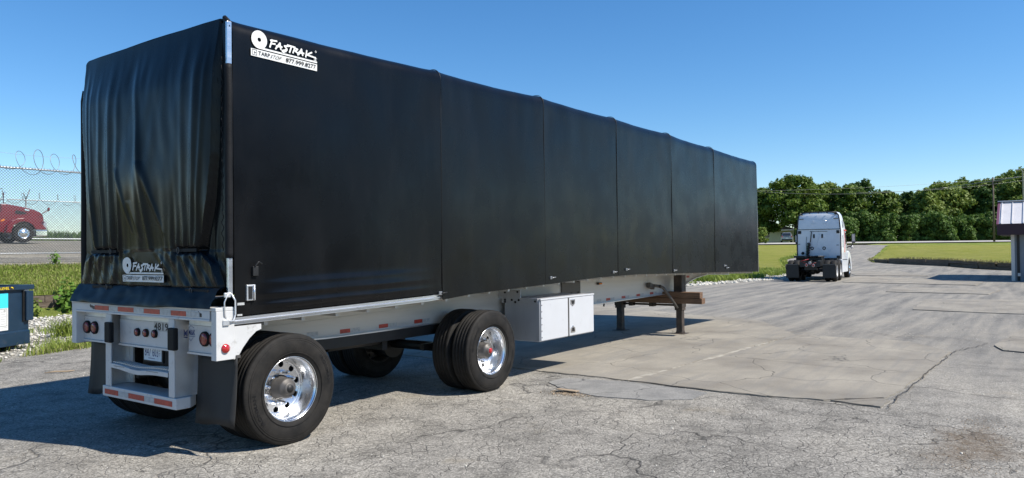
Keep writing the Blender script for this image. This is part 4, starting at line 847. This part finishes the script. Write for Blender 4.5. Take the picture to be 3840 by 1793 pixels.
b.f += [tuple(range(n)), tuple((len(secs)-1)*n+k for k in range(n))]; b.sm += [False, False]; cabo = b.build('cab', 'truckwhite', A, .004)
MB().prism([(4.2, .95), (4.2, 2.0), (4.9, 1.86), (5.55, 1.62), (5.85, 1.2), (5.88, .55), (5.35, .5), (5.3, .95)], -.72, .72).build('hood', 'truckwhite', A, .05)
for s in (-1, 1):
    ya, yb = sorted((s*.70, s*1.17)); arch = [(4.2, .95), (4.2, 1.36), (4.6, 1.42), (5.2, 1.34), (5.6, 1.1), (5.8, .8), (5.8, .4), (5.42, .4)]+[(4.85+.57*math.cos(R(a)), .5+.57*math.sin(R(a))) for a in (10, 40, 70, 100, 130, 160)]
    MB().prism(arch, ya, yb).build('fender', 'truckwhite', A, .03)
    ya, yb = sorted((s*1.06, s*1.17)); MB().prism([(2.0, .36), (2.0, .97), (4.2, .97), (4.28, .6), (4.2, .36)], ya, yb).build('side_fairing', 'truckwhite', A, .015); MB().box(2.4, 4.1, s*1.13-.05, s*1.13+.05, .972, .995).build('fairing_gap', 'black', A)
    ya, yb = sorted((s*1.146, s*1.156)); st = MB(); st.prism([(3.05, 1.35), (3.28, 1.35), (3.35, 1.9), (3.2, 2.5), (3.1, 2.52), (3.22, 1.9)], ya, yb); st.build('stripe', 'stripe', A); st = MB(); st.box(3.0, 3.9, ya, yb, 2.44, 2.5); st.build('stripe', 'stripe', A)
    MB().prism([(3.45, 1.75), (3.45, 2.35), (3.85, 2.35), (4.15, 1.8)], ya-.002, yb+.002).build('side_window', 'glass', A); MB().box(2.6, 2.75, ya, yb, 2.6, 3.0).build('sleeper_window', 'glass', A); MB().box(2.45, 2.6, ya, yb, 1.6, 2.2).build('vent', 'black', A)
    MB().tube([(4.15, s*1.1, 1.58), (4.1, s*1.38, 1.68), (4.05, s*1.46, 1.8)], .03, 8).build('mirror_arm', 'black', A)
    mi = MB().box(3.98, 4.12, s*1.50-.09, s*1.50+.09, 1.82, 2.30).build('mirror', 'black', A, .03); MB().box(3.972, 3.98, s*1.50-.07, s*1.50+.07, 1.9, 2.27).build('mirror_glass', 'galv', mi); MB().lathe([(.0005, -.05), (.07, -.04), (.1, .03), (.0005, .05)], (4.2, s*1.36, 1.62), 'x', 14).build('hood_mirror', 'wpaint', mi)
MB().prism([(4.0, 2.44), (4.3, 2.02), (4.31, 2.02), (4.02, 2.46)], -1.0, 1.0).build('windshield', 'glass', A)
# back wall fittings
b = MB(); b.box(1.975, 1.998, -1.13, 1.13, 2.505, 2.53)
for s in (-1, 1): b.box(1.98, 2.0, s*1.118-.028, s*1.118+.028, 1.02, 2.5); b.tube([(2.0, s*1.10, 2.53), (2.02, s*1.06, 2.95), (2.06, s*1.02, 3.22), (2.1, s*.9, 3.34)], .03, 6)
b.tube([(2.12, -.9, 3.35), (2.16, -.5, 3.385), (2.16, .5, 3.385), (2.12, .9, 3.35)], .035, 6); b.build('edge_seal', 'black', A)
for y, z in ((.98, 2.38), (-.98, 2.38), (.98, 1.12), (-.98, 1.12)): MB().box(1.975, 1.999, y-.08, y+.08, z-.075, z+.075).build('bracket', 'black', A)
for y, z, w_, h_ in ((.88, 3.05, .11, .015), (-.88, 3.05, .11, .015), (1.02, 1.78, .06, .012), (-.95, 1.72, .06, .012), (.86, 3.28, .05, .03), (-.86, 3.28, .05, .03), (.45, 3.335, .03, .02), (0, 3.345, .03, .02), (-.45, 3.335, .03, .02)): MB().box(1.985, 2.06, y-w_, y+w_, z-h_, z+h_).build('bracket', 'black', A)
for y in (.24, -.18): MB().box(1.985, 2.0, y-.045, y+.045, 2.08, 2.28).build('vent', 'black', A, .008)
for y in (.34, -.27): MB().lathe([(.085, 0), (.085, -.02), (.045, -.02), (.045, 0)], (1.998, y, 1.57), 'x', 20).build('port', 'black', A)
MB().tube([(1.99, .45, 2.42), (1.99, -.45, 2.41)], .012, 5).tube([(1.97, .36, 2.4), (1.95, .43, 1.86)], .026, 5).tube([(1.98, .62, 2.15), (1.97, .65, 1.75), (1.97, .62, 1.3)], .012, 5).build('hose_bar', 'hub', A)
for i, (m_, y) in enumerate((('black', .44), ('ghose', .52), ('hose', .50))): MB().tube([(1.88-.05*math.cos(t*1.0)+.01*i, y+.05*math.sin(t)+.002*t, 1.84-.013*t) for t in np.arange(0, 52, .55)], .02, 5).build('coiled_hose', m_, A)
MB().lathe([(.0005, -.05), (.07, -.04), (.08, 0)], (2.0, .83, 1.32), 'x', 14).build('socket', 'black', A)
MB().tube([(1.99, 0.05, 1.6), (1.99, -.1, 1.45), (1.99, -.25, 1.25), (1.99, -.4, 1.15), (1.99, -.5, 1.3), (1.99, -.62, 1.55)], .008, 5).tube([(1.99, .2, 1.6), (1.99, .1, 1.7), (1.99, -.05, 2.3)], .008, 5).tube([(1.99, .35, 2.8), (1.99, .26, 2.98), (1.99, .16, 2.8), (1.99, .35, 2.8)], .006, 4).tube([(1.99, -.2, 2.98), (1.99, -.35, 2.98), (1.99, -.4, 2.8), (1.99, -.2, 2.8)], .006, 4).build('pressed_rib', 'truckwhite', A)
MB().lathe([(.0005, 0), (.015, 0)], (1.99, 0, 1.6), 'x', 6).build('rib_end', 'truckwhite', A)

# ------------------------------------------------------------------ red truck beyond the fence
B = thing('road_tractor', 'red bonneted truck parked behind the chain-link fence at the left edge', 'truck', (14.4, 40.6, H(14.4, 40.6)+.01), 0)
arch = [(-.62, .5), (-.60, .74), (-.48, .98), (-.25, 1.13), (0, 1.18), (.25, 1.13), (.46, 1.0), (.58, .78)]
side = [(-1.5, .62), (-1.5, 2.12), (-.75, 2.14), (0.0, 2.02), (.7, 1.86), (1.05, 1.66), (1.14, 1.45), (1.17, .74), (.60, .74)]+arch[::-1][1:]
MB().prism(side, -.85, .85).build('hood', 'trucked', B, .05)
for s in (-1, 1):
    o_ = [(-.86, .55), (-.80, .95), (-.6, 1.2), (-.3, 1.33), (0, 1.37), (.35, 1.33), (.7, 1.12), (1.12, .95), (1.14, .74), (.60, .74)]+arch[::-1][1:]+[(-.66, .55)]
    ya, yb = sorted((s*.78, s*1.16)); MB().prism(o_, ya, yb).build('fender', 'trucked', B, .04)
    ya, yb = sorted((s*.85, s*1.17)); MB().prism([(.98, .98), (1.16, .78), (1.16, 1.15), (1.05, 1.22)], ya, yb).build('headlight', 'galv', B, .01)
    road_wheel(B, (0, s*1.0, .53), .53, .28, 'polish', -.02, s > 0)
    road_wheel(B, (-5.2, s*1.0, .53), .53, .28, 'polish', .1, s > 0); road_wheel(B, (-6.5, s*1.0, .53), .53, .28, 'polish', .1, s > 0)
    MB().tube([(.95, s*.95, 1.60), (1.2, s*1.12, 1.82)], .022, 6).lathe([(.0005, -.06), (.1, -.04), (.12, .02), (.0005, .05)], (1.27, s*1.14, 1.9), 'x', 14).build('hood_mirror', 'trucked', B)
    MB().box(-1.05, -.9, s*1.22-.08, s*1.22+.08, 2.15, 2.75).build('mirror', 'chrome', B, .03); MB().cyl((-1.6, s*1.1, 1.0), (-1.6, s*1.1, 3.6), .075, 14).build('exhaust_stack', 'chrome', B)
    MB().box(-1.15, -.95, s*1.165-.01, s*1.165+.01, 1.18, 1.27, (0, -.4, 0)).build('marker_light', 'amber', B)
MB().box(.62, 1.22, -1.14, 1.14, .36, .72).build('bumper', 'chrome', B, .05)
MB().box(1.165, 1.19, -.55, .55, .8, 1.5).build('grille', 'chrome', B, .02)
MB().prism([(-.35, 1.62), (-.28, 1.82), (.22, 1.70), (.25, 1.62), (.0, 1.58)], -.865, -.852).build('air_intake', 'black', B); MB().box(.15, .38, -.868, -.855, 1.80, 1.88, (0, .15, 0)).build('badge', 'chrome', B)
MB().prism([(-1.5, .9), (-1.5, 2.15), (-1.15, 2.14), (-1.55, 2.85), (-1.9, 2.95), (-3.0, 3.3), (-4.4, 3.3), (-4.4, .9)], -1.1, 1.1).build('cab', 'trucked', B, .06)
MB().prism([(-2.35, 2.0), (-2.35, 2.7), (-1.7, 2.7), (-1.4, 2.15)], -1.112, -1.102).build('side_window', 'glass', B); MB().prism([(-1.12, 2.17), (-1.52, 2.84), (-1.54, 2.83), (-1.14, 2.16)], -1.0, 1.0).build('windshield', 'glass', B)
MB().prism([(-1.55, 2.86), (-1.05, 2.98), (-1.0, 2.94), (-1.5, 2.80)], -1.1, 1.1).build('sun_visor', 'bluebin', B, .02); MB().box(-7.2, -1.4, -.45, .45, .7, .98).build('frame_rail', 'black', B); MB().cyl((-4.2, -.95, .65), (-2.6, -.95, .65), .3, 24).build('fuel_tank', 'chrome', B)

# ------------------------------------------------------------------ metal shed
G = thing('metal_shed', 'small grey metal shed with a white ribbed roof and burgundy fascia at the right edge', 'shed', (37.7, -5.72, H(37.7, -5.9)), 0)
sc = 1.10
MB().box(0, 6, -7, 0, 0, 2.2).build('wall', 'shedwall', G)
for k in range(24): MB().box(-.025, -.001, -.62-.27*k-.03, -.62-.27*k, .05, 2.15).build('wall_rib', 'shedwall', G)
MB().box(-.05, .05, -.12, .02, 0, 2.12).build('corner_trim', 'beam', G); MB().box(-.03, -.002, -.31, -.2, .0, 2.12).build('door_gap', 'black', G); MB().box(-.10, -.0, -.5, -6.9, -.02, .05).build('sill', 'stone', G); MB().box(-.12, -.03, -.33, -.22, .22, .36).build('outlet_box', 'galv', G)
MB().box(-.60, 6.6, -7.2, .46, 2.12, 2.18).build('soffit', 'burg', G); MB().box(-.66, -.60, -7.2, .52, 2.12, 2.62).box(-.60, 6.6, .46, .52, 2.12, 2.62).build('fascia', 'burg', G)
MB().prism([(-.66, 2.62), (1.3, 3.72), (1.3, 3.64), (-.60, 2.56)], -7.2, .44).build('roof', 'shedroof', G); MB().prism([(-.68, 2.615), (1.32, 3.745), (1.32, 3.58), (-.60, 2.5)], .44, .54).build('gable_trim', 'burg_lit', G)
MB().prism([(1.3, 3.72), (6.6, 3.72), (6.6, 2.4), (1.3, 2.4)], -7.2, .44).build('roof_back', 'shedroof', G); MB().box(1.15, 1.45, -7.2, .55, 3.715, 3.76).build('ridge_cap', 'shedroof', G)
for k in range(19): MB().prism([(-.68, 2.625), (1.3, 3.73), (1.3, 3.765), (-.68, 2.66)], .38-.42*k-.03, .38-.42*k).build('roof_rib', 'shedroof', G)

WHS = thing('warehouse', 'long dark brown metal building south of the yard, mirrored in the trailer side', 'building', (34, -38, 0), R(-42))
MB().box(-26, 22, -14, 0, 0, 5.2).build('wall', 'brownwall', WHS); MB().box(-26.5, 22.5, -14.5, .6, 5.2, 7.4).build('fascia', 'burg', WHS)
for k in range(6): dq = MB().box(-22+7*k, -18+7*k, .002, .05, 0, 4.0).build('door', 'shedwall', WHS); MB().box(-20.1+7*k, -19.9+7*k, .051, .09, 1.0, 1.2).build('handle', 'galv', dq)

# ------------------------------------------------------------------ poles and wires
P1 = thing('utility_pole', 'grey utility pole rising out of the hedge', 'pole', (124.6, -.95, 2.4)); MB().tube([(0, 0, 0), (0, 0, 9.3)], [.15, .10], 10).build('shaft', 'timber', P1); MB().box(-.06, .06, -1.1, 1.1, 8.6, 8.74).build('crossarm', 'timber', P1)
P2 = thing('light_pole', 'slender lamp pole with a curved top behind the shed roof', 'pole', (69.0, -5.6, .8)); MB().tube([(0, 0, 0), (0, 0, 6.9), (-.0, .08, 7.05), (0, .25, 7.1)], [.06, .045, .04, .04], 8).build('shaft', 'polem', P2); MB().box(-.08, .08, .2, .5, 7.03, 7.12).build('lamp_head', 'galv', P2, .02)
def wire(label, a, c, sag, r): 
    pts = [Vector(a).lerp(Vector(c), k/30)-Vector((0, 0, sag*4*(k/30)*(1-k/30))) for k in range(31)]; o = MB().tube(pts, r, 4).build('overhead_wire', 'wire'); o['label'] = label; o['category'] = 'cable'
def at(d, u, v): q = Fw+Rt*((u-1920)/2800)-Up*((v-896.5)/2800); return CAM+q*d
wire('thick pale overhead cable running from the lamp pole across the tree tops', at(100, 3560, 702), at(66, 3826, 664), .0, .03)
wire('thick pale overhead cable continuing left over the trees to the trailer', at(106, 2700, 705), at(100, 3560, 702), .9, .024)
wire('upper thin overhead wire against the sky at the right', at(108, 2700, 716), at(108, 3900, 655), .6, .015)
wire('lower thin overhead wire just above the tree tops at the right', at(108, 3200, 722), at(108, 3900, 668), .5, .015)

# ------------------------------------------------------------------ trees
def leafcloud(lobes, n, size, up=.35, shell=.3, seed=0):
    g = np.random.default_rng(seed); wts = np.array([l[3]*l[4]*l[5] for l in lobes])**.7; wts /= wts.sum(); idx = g.choice(len(lobes), n, p=wts); Lb = np.array(lobes)[idx]
    d = g.normal(size=(n, 3)); d /= np.linalg.norm(d, axis=1)[:, None]; rad = shell+(1.3-shell)*g.random(n)**.9; P = Lb[:, :3]+d*Lb[:, 3:6]*rad[:, None]
    nn = d*.8+g.normal(size=(n, 3))*.6+np.array([0, 0, up]); nn /= np.linalg.norm(nn, axis=1)[:, None]
    a = np.cross(nn, g.normal(size=(n, 3))); a /= np.linalg.norm(a, axis=1)[:, None]; c = np.cross(nn, a); s = size*(.55+.9*g.random(n))[:, None]
    asp = (.55+.3*g.random(n))[:, None]
    return np.stack([P-a*s, P-c*s*asp-nn*s*.15, P+a*s, P+c*s*asp-nn*s*.15], 1)
def tree(name, label, x, y, h, wd, m_, seed, low=.2, n=9000, trunk=True, z0=None, group=None, size=.26, nl=64, lean=0):
    z = H(x, y) if z0 is None else z0; rr = random.Random(seed); t = thing(name, label, 'tree', (x, y, z), 0, group)
    lobes = []
    for k in range(nl):
        f = rr.random(); zz = h*(low+.1+(.9-low-.1)*f); sp = wd*.5*(math.sin(PI*(.22+.66*f))**.6); a = rr.uniform(0, 2*PI); q = sp*math.sqrt(rr.random())*.95; s_ = wd*rr.uniform(.05, .125)
        lobes.append((q*math.cos(a)+lean*f, q*math.sin(a), zz, s_, s_, s_*rr.uniform(.6, .95)))
    for k in range(6): lobes.append((rr.uniform(-.22, .22)*wd, rr.uniform(-.2, .2)*wd, h*rr.uniform(.82, .93), wd*.085, wd*.085, h*.055))
    lobes.append((0, 0, h*.6, wd*.3, wd*.3, h*.26))
    quads('crown', leafcloud(lobes, n, size, seed=seed), m_, t)
    if trunk:
        b = MB(); r0 = h*.022; b.tube([(0, 0, -.3), (.05*h*rr.uniform(-.3, .3), 0, h*.3), (.1*rr.uniform(-1, 1)*h*.3, .1, h*.62)], [r0*1.3, r0, r0*.5], 8)
        for k in range(9): l = lobes[k*2]; zz = h*rr.uniform(.22, .5); b.tube([(0, 0, zz), (l[0]*.5, l[1]*.5, zz+(l[2]-zz)*.6), (l[0], l[1], l[2])], [r0*.6, r0*.35, r0*.15], 6)
        b.build('trunk', 'bark', t)
    return t
def td(d, u): q = Fw+Rt*((u-1920)/2800); p = CAM+q*d; return p.x, p.y
TL = [ # depth, u, top v, width(px), material, low, label
 (138, 2855, 700, 150, 'leaf1', .12, 'mid green tree half hidden behind the trailer nose'),
 (132, 2985, 655, 190, 'leaf1', .16, 'tallest broad tree directly left of the white tractor'),
 (140, 3085, 682, 150, 'leaf2', .1, 'light green rounded tree above the tractor roof'),
 (134, 3170, 690, 150, 'leaf1', .05, 'mid green tree above the right half of the tractor roof'),
 (142, 3225, 676, 150, 'leaf3', .05, 'dark pointed tree right of the tractor above the hedge'),
 (136, 3310, 714, 130, 'leaf1', .05, 'lower mid green tree in the dip of the skyline'),
 (140, 3395, 722, 130, 'leaf3', .05, 'dark low tree left of the sparse one in the right tree line'),
 (134, 3470, 708, 120, 'leaf2', .05, 'light green small crown in the middle of the right tree line'),
 (138, 3550, 674, 170, 'leaf2', .05, 'light green feathery tree in the right tree line'),
 (144, 3640, 662, 150, 'leaf1', .05, 'mid green tree left of the utility pole'),
 (136, 3700, 700, 110, 'leaf3', .05, 'dark tree right behind the utility pole'),
 (142, 3765, 643, 170, 'leaf1', .05, 'tall mid green tree between the utility pole and the lamp pole'),
 (136, 3850, 628, 190, 'leaf2', .05, 'tallest light green tree at the right edge of the picture'),
 (150, 3930, 640, 180, 'leaf1', .05, 'mid green tree just outside the right edge'),
 (146, 3440, 716, 150, 'leaf1', .05, 'mid green tree filling the skyline dip behind the light crown')]
for i, (d, u, v, wpx, m_, low, lab) in enumerate(TL):
    x, y = td(d, u); z = H(x, y); zt_ = at(d, u, v).z; tree('broadleaf_tree', lab, x, y, zt_-z+.2, wpx/2800*d*1.2, m_, 40+i, low, 15000 if i < 2 else 12000, group='trees along the far side of the road', size=.24)
tree('round_shrub', 'small bright green shrub beside the parked car', *td(127, 3003), 2.6, 2.4, 'leaf2', 77, 0, 1500, False, size=.16); bpy.data.objects['round_shrub']['category'] = 'shrub'
tree('round_shrub', 'green shrub at the road edge just right of the trailer nose', *td(118, 2852), 2.7, 2.6, 'leaf2', 78, 0, 1500, False, size=.16); bpy.data.objects['round_shrub.001']['category'] = 'shrub'
# hedge of dense shrubs right of the tractor
for i in range(11):
    u = 3150+i*74; x, y = td(124.5+1.2*math.sin(i*2.1), u); hh = 4.9+.35*math.sin(i*1.7)-.03*i
    lobes = []; rr = random.Random(i)
    for k in range(44): lobes.append((rr.uniform(-1.2, 1.2), rr.uniform(-2.3, 2.3), rr.uniform(.15, hh-.5)*(1 if k % 5 else .1), rr.uniform(.5, .9), rr.uniform(.5, .9), rr.uniform(.45, .8)))
    t = thing('hedge_shrub', ['dense hedge shrub, first right of the white tractor'] [0] if i == 0 else '%s dense shrub of the tall hedge, %s' % (['dark', 'mid green', 'broad', 'leafy', 'rounded'][i % 5], ['', 'second right of the tractor', 'above the mouth of the driveway', 'where the road meets the lawn', 'a third of the way along the lawn', 'before the middle of the lawn', 'at the middle of the lawn', 'past the middle of the lawn', 'under the utility pole', 'beside the shed fascia', 'hidden behind the shed roof'][i]), 'shrub', (x, y, H(x, y)-.1), 0, 'tall hedge across the road')
    quads('foliage', leafcloud(lobes, 11000, .2, seed=200+i, shell=.3), 'hedgeleaf', t); bb = MB()
    for k in range(8): l = lobes[k]; bb.tube([(l[0]*.3, l[1]*.6, 0), (l[0], l[1], l[2])], [.08, .03], 5)
    bb.build('stem', 'bark', t)

# ------------------------------------------------------------------ far house and parked car
x, y = td(150, 2868); Hs = thing('house', 'low house with a dark shingle roof seen between the trees beyond the road', 'house', (x, y, H(x, y)), R(20))
MB().box(0, 8, -6, 5, 0, 2.6).build('wall', 'siding', Hs); MB().prism([(-6.6, 2.5), (-.5, 4.3), (5.6, 2.5)], -.6, 8.6, 'x').build('roof', 'roofd', Hs); MB().box(-.62, -.55, -6.6, 5.6, 2.42, 2.62).build('gutter', 'white', Hs)
for yy in (-4, -1, 2.2): wf = MB().box(-.03, 0, yy, yy+1.1, 1.0, 2.1).build('window', 'white', Hs); MB().box(-.035, -.031, yy+.1, yy+1.0, 1.1, 2.0).build('pane', 'glass', wf)
x, y = td(126, 2951); V = thing('parked_car', 'silver grey hatchback parked across the road left of the tractor', 'car', (x, y, H(x, y)+.02), R(18))
def loft(secs, n_parent, name, m_, bev=.0):
    b = MB(); n = len(secs[0]); b.v = [p for s_ in secs for p in s_]
    for i in range(len(secs)-1):
        for k in range(n): b.f.append((i*n+k, i*n+(k+1) % n, (i+1)*n+(k+1) % n, (i+1)*n+k)); b.sm.append(False)
    b.f += [tuple(range(n)), tuple((len(secs)-1)*n+k for k in range(n))]; b.sm += [False, False]; return b.build(name, m_, n_parent, bev)
def csec(x, hw, z0, z1, zs, hw2): return [(x, -hw, z0), (x, hw, z0), (x, hw, zs), (x, hw2, z1), (x, -hw2, z1), (x, -hw, zs)]
loft([csec(0, .84, .35, .95, .8, .8), csec(.15, .9, .25, 1.05, .9, .84), (csec(1.5, .92, .25, 1.05, .9, .86)), csec(3.4, .9, .25, .98, .85, .8), csec(4.5, .78, .35, .72, .6, .6)], V, 'body', 'silver', .04)
loft([csec(.1, .80, 1.0, 1.1, 1.05, .78), csec(.45, .78, 1.0, 1.66, 1.2, .62), csec(2.3, .78, 1.0, 1.66, 1.2, .62), csec(3.3, .78, .95, 1.02, 1.0, .7)], V, 'cabin', 'silver', .03)
MB().prism([(-.0, 1.12), (.30, 1.56), (.34, 1.56), (.06, 1.12)], -.62, .62).build('rear_window', 'glass', V); MB().box(.6, 2.7, -.79, -.785, 1.1, 1.5).box(.6, 2.7, .785, .79, 1.1, 1.5).build('side_window', 'glass', V)
for s in (-1, 1): MB().box(-.03, .08, s*.76-.08, s*.76+.08, .82, 1.12).build('tail_light', 'red', V, .02)
MB().box(-.025, -.01, -.22, .22, .62, .74).build('licence_plate', 'white', V); MB().box(-.06, .1, -.86, .86, .35, .55).build('bumper', 'black', V, .03)
for x_ in (.8, 3.5):
    for s in (-1, 1): road_wheel(V, (x_, s*.78, .32), .32, .2, 'galv', 0, s > 0, False, 20)

# ------------------------------------------------------------------ plants, grass, stones
def blades(pts, h, wd, seed, spread=.5):
    g = np.random.default_rng(seed); P = np.array(pts); n = len(P); a = g.uniform(0, 2*PI, n); hh = h*(.5+.8*g.random(n)); ln = g.uniform(.1, spread, n)*hh
    dx = np.stack([np.cos(a), np.sin(a), np.zeros(n)], 1); px = np.stack([-np.sin(a), np.cos(a), np.zeros(n)], 1)*wd*(.6+.8*g.random(n))[:, None]
    top = P+dx*ln[:, None]+np.stack([np.zeros(n), np.zeros(n), hh], 1); mid = P+dx*(ln*.35)[:, None]+np.stack([np.zeros(n), np.zeros(n), hh*.6], 1)
    return np.concatenate([np.stack([P-px, P+px, mid+px*.9, mid-px*.9], 1), np.stack([mid-px*.9, mid+px*.9, top+px*.1, top-px*.1], 1)])
def scat(n, x0, x1, y0, y1, seed, dens=None):
    g = random.Random(seed); out = []
    while len(out) < n:
        x = g.uniform(x0, x1); y = g.uniform(y0, y1)
        if dens is None or g.random() < dens(x, y): out.append((x, y))
    return out
eN = lambda x: float(np.interp(x, [p[0] for p in edgeN], [p[1] for p in edgeN]))
def clump(n, x0, x1, f0, f1, seed, k, r, thr=0.0):
    g = random.Random(seed); out = []
    for x, y in scat(n, x0, x1, 0, 1, seed):
        yy = f0(x)+(f1(x)-f0(x))*y
        if nz(x*.9, yy*.9, seed) < thr: continue
        for _ in range(k): px, py = x+g.gauss(0, r), yy+g.gauss(0, r); out.append((px, py, H(px, py)-.02))
    return out
e1 = clump(1500, -4, 16, lambda x: eN(x)-.05, lambda x: eN(x)+.75, 1, 9, .08, -.12)
e2 = clump(1500, -3, 18, lambda x: eN(x)+.5, lambda x: 12.5, 2, 8, .10, .06)
e3 = clump(700, -2, 16, lambda x: 12, lambda x: 17.1, 3, 8, .12, .12)
quads('verge_grass', blades(e1+e2, .15, .006, 5, .9), 'grassb', kind='stuff'); quads('verge_dry_grass', blades(e3+e1[::3], .13, .006, 6, 1.1), 'drygrass', kind='stuff')
bk = [(x, y, H(x, y)-.01) for x, y in scat(42000, 1, 14, 17.5, 23.0, 9)]
quads('bank_grass', blades(bk, .10, .010, 10, 1.0), 'grassb', kind='stuff')
bk = [(x, y, H(x, y)-.01) for x, y in scat(9000, 1, 14, 17.5, 23.2, 19)]
quads('bank_dry_grass', blades(bk, .12, .010, 11, 1.2), 'drygrass', kind='stuff')
rg = clump(1500, 27, 45, lambda x: eN(x)+.4+(.9 if x < 38 else 0), lambda x: 8.2, 31, 8, .16, -.05)
quads('verge_weeds', blades(rg, .26, .02, 12, .8), 'grassb', kind='stuff')
fw_ = [(x, y, H(x, y)) for x, y in scat(5200, 9, 33, 52.8, 55.0, 41)]
quads('fence_weeds', blades(fw_, .62, .035, 13, .9), 'weed', kind='stuff')
tl = thing('tall_weed', 'single tall thin weed sticking up above the growth by the far fence', 'plant', (21.2, 53.0, 2.95)); quads('stalk', blades([(0, 0, 0)]*5, 1.25, .03, 3, .12), 'weed', tl)
# sprawling leafy plants by the wall
def leafy(name, label, x, y, r, h, n, s_, seed, m_='weed'):
    g = np.random.default_rng(seed); t = thing(name, label, 'plant', (x, y, H(x, y))); lobes = [(g.uniform(-r, r)*.6, g.uniform(-.2, .2), h*g.uniform(.25, .8), r*.4, .25, h*.28) for _ in range(9)]
    quads('leaf_mass', leafcloud(lobes, n, s_, up=.9, seed=seed), m_, t, kind='stuff'); b = MB()
    for l in lobes: b.tube([(0, 0, 0), (l[0]*.6, l[1], l[2]*.6), (l[0], l[1], l[2]+.1)], [.012, .009, .005], 5)
    b.build('stem', 'weed', t)
leafy('leafy_plant', 'big sprawling bright green plant growing over the timber wall beside the trailer corner', 6.9, 17.0, .62, 1.0, 330, .085, 5)
leafy('leafy_plant', 'smaller darker weed in front of the timber wall nearer the dumpster', 5.75, 16.8, .28, .62, 120, .06, 6, 'leaf2')
leafy('leafy_plant', 'yellowish weed rooted at the foot of the near fence', 9.15, 23.2, .28, .5, 90, .05, 8)
gt = thing('grass_clump', 'spiky clump of coarse grass on the gravel right of the dumpster', 'grass', (3.95, 10.6, H(3.95, 10.6))); g_ = random.Random(4); quads('blade_tuft', blades([(g_.gauss(0, .10), g_.gauss(0, .10), 0) for _ in range(170)], .36, .008, 6, 1.3), 'grassb', gt)
# loose limestone and grit
def stones(n, gen, smin, smax, seed, m_, name):
    g = np.random.default_rng(seed); ico = bmesh.new(); bmesh.ops.create_icosphere(ico, subdivisions=1, radius=1); bv = np.array([v.co[:] for v in ico.verts]); bf = np.array([[v.index for v in f.verts] for f in ico.faces]); ico.free()
    P = np.array(gen(n)); n = len(P); s = smin+(smax-smin)*g.random(n)**2.5; sc_ = s[:, None]*np.stack([.7+.6*g.random(n), .7+.6*g.random(n), .45+.3*g.random(n)], 1)
    J = 1+.25*g.normal(size=(n, len(bv), 1)); a = g.uniform(0, 2*PI, n); V_ = bv[None]*J*sc_[:, None, :]; c, s2 = np.cos(a)[:, None], np.sin(a)[:, None]
    X = V_[..., 0]*c-V_[..., 1]*s2; Y = V_[..., 0]*s2+V_[..., 1]*c; V_ = np.stack([X, Y, V_[..., 2]], -1)+P[:, None, :]; Fc = (bf[None]+np.arange(n)[:, None, None]*len(bv)).reshape(-1, 3)
    me = bpy.data.meshes.new(name); me.vertices.add(n*len(bv)); me.vertices.foreach_set('co', V_.reshape(-1).astype(np.float32)); me.loops.add(len(Fc)*3); me.loops.foreach_set('vertex_index', Fc.reshape(-1).astype(np.int32)); me.polygons.add(len(Fc)); me.polygons.foreach_set('loop_start', np.arange(0, len(Fc)*3, 3, dtype=np.int32)); me.polygons.foreach_set('loop_total', np.full(len(Fc), 3, dtype=np.int32)); me.update(); me.materials.append(M[m_]); link(name, me, kind='stuff')
stones(9000, lambda n: [(x, eN(x)+.25+(17.1-eN(x)-.25)*t_, H(x, eN(x)+.25+(17.1-eN(x)-.25)*t_)+.0) for x, t_ in scat(n, -2, 13, 0, 1, 5)], .012, .055, 3, 'stone', 'loose_limestone')
stones(4500, lambda n: [(x, eN(x)+.1+(8.4-eN(x))*t_, H(x, eN(x)+(8.4-eN(x))*t_)) for x, t_ in scat(n, 26, 44, 0, 1, 6)], .02, .09, 4, 'stone', 'loose_limestone')
stones(2600, lambda n: [(x, y, H(x, y)+.002) for x, y in scat(n, 10, 16, -2, 0, 7)] if False else [(x, y, H(x, y)+.001) for x, y in scat(n, -1, 18, -8, 8, 7)], .004, .013, 5, 'stone', 'asphalt_grit')
stones(500, lambda n: [(x, y, .012) for x, y in [(5.4-.75*i/n*3.2+random.gauss(0, .09), -6.45+.08*math.sin(i)+random.gauss(0, .09*(1+2*i/n)), ) for i in range(n)]], .003, .007, 8, 'brown', 'brown_grit')
stones(260, lambda n: [(x, y, .008) for x, y in [(4.2+random.gauss(0, .06), -2.17+random.gauss(0, .13)) for i in range(n)]], .004, .012, 9, 'brown', 'brown_grit')
o = MB().box(-.07, .07, -.13, .13, 0, .012, (.05, .1, .2)).build('cardboard_scrap', 'brown', None, .003); o.location = (4.32, -2.12, .02); o['label'] = 'torn tan cardboard scrap lying on the asphalt past the second wheel'; o['category'] = 'litter'
o = MB().tube([(0, 0, .02), (.12, -.05, .03), (.26, -.12, .02), (.36, -.15, .025)], [.008, .012, .011, .006], 6).build('stick', 'brown'); hp_ = at(10.6, 198, 1402); o.location = (1.36, 5.24, 0); o['label'] = 'thin dry stick lying on the sunlit asphalt left of the trailer'; o['category'] = 'stick'

wl = [(x, y, rlawnH(x, y)+.0) for x, y in [((pts[i][0]*(1-t_)+pts[i+1][0]*t_)+g_.uniform(.15, .7), (pts[i][1]*(1-t_)+pts[i+1][1]*t_)+g_.uniform(.0, .4)) for i in range(len(pts)-1) for t_ in np.linspace(0, 1, 160)]]
quads('lawn_edge_grass', blades(wl, .22, .02, 71, 1.0), 'drygrass', kind='stuff')
lr = []
for i in range(1, 4):
    for t_ in np.linspace(0, 1, 260):
        a_, c_ = driveL[i-1], driveL[i]; x = a_[0]*(1-t_)+c_[0]*t_-g_.uniform(-.1, .5); y = a_[1]*(1-t_)+c_[1]*t_+g_.uniform(-.1, .5); lr.append((x, y, H(x, y)))
quads('lawn_edge_grass', blades(lr, .2, .02, 72, 1.0), 'grassb', kind='stuff')
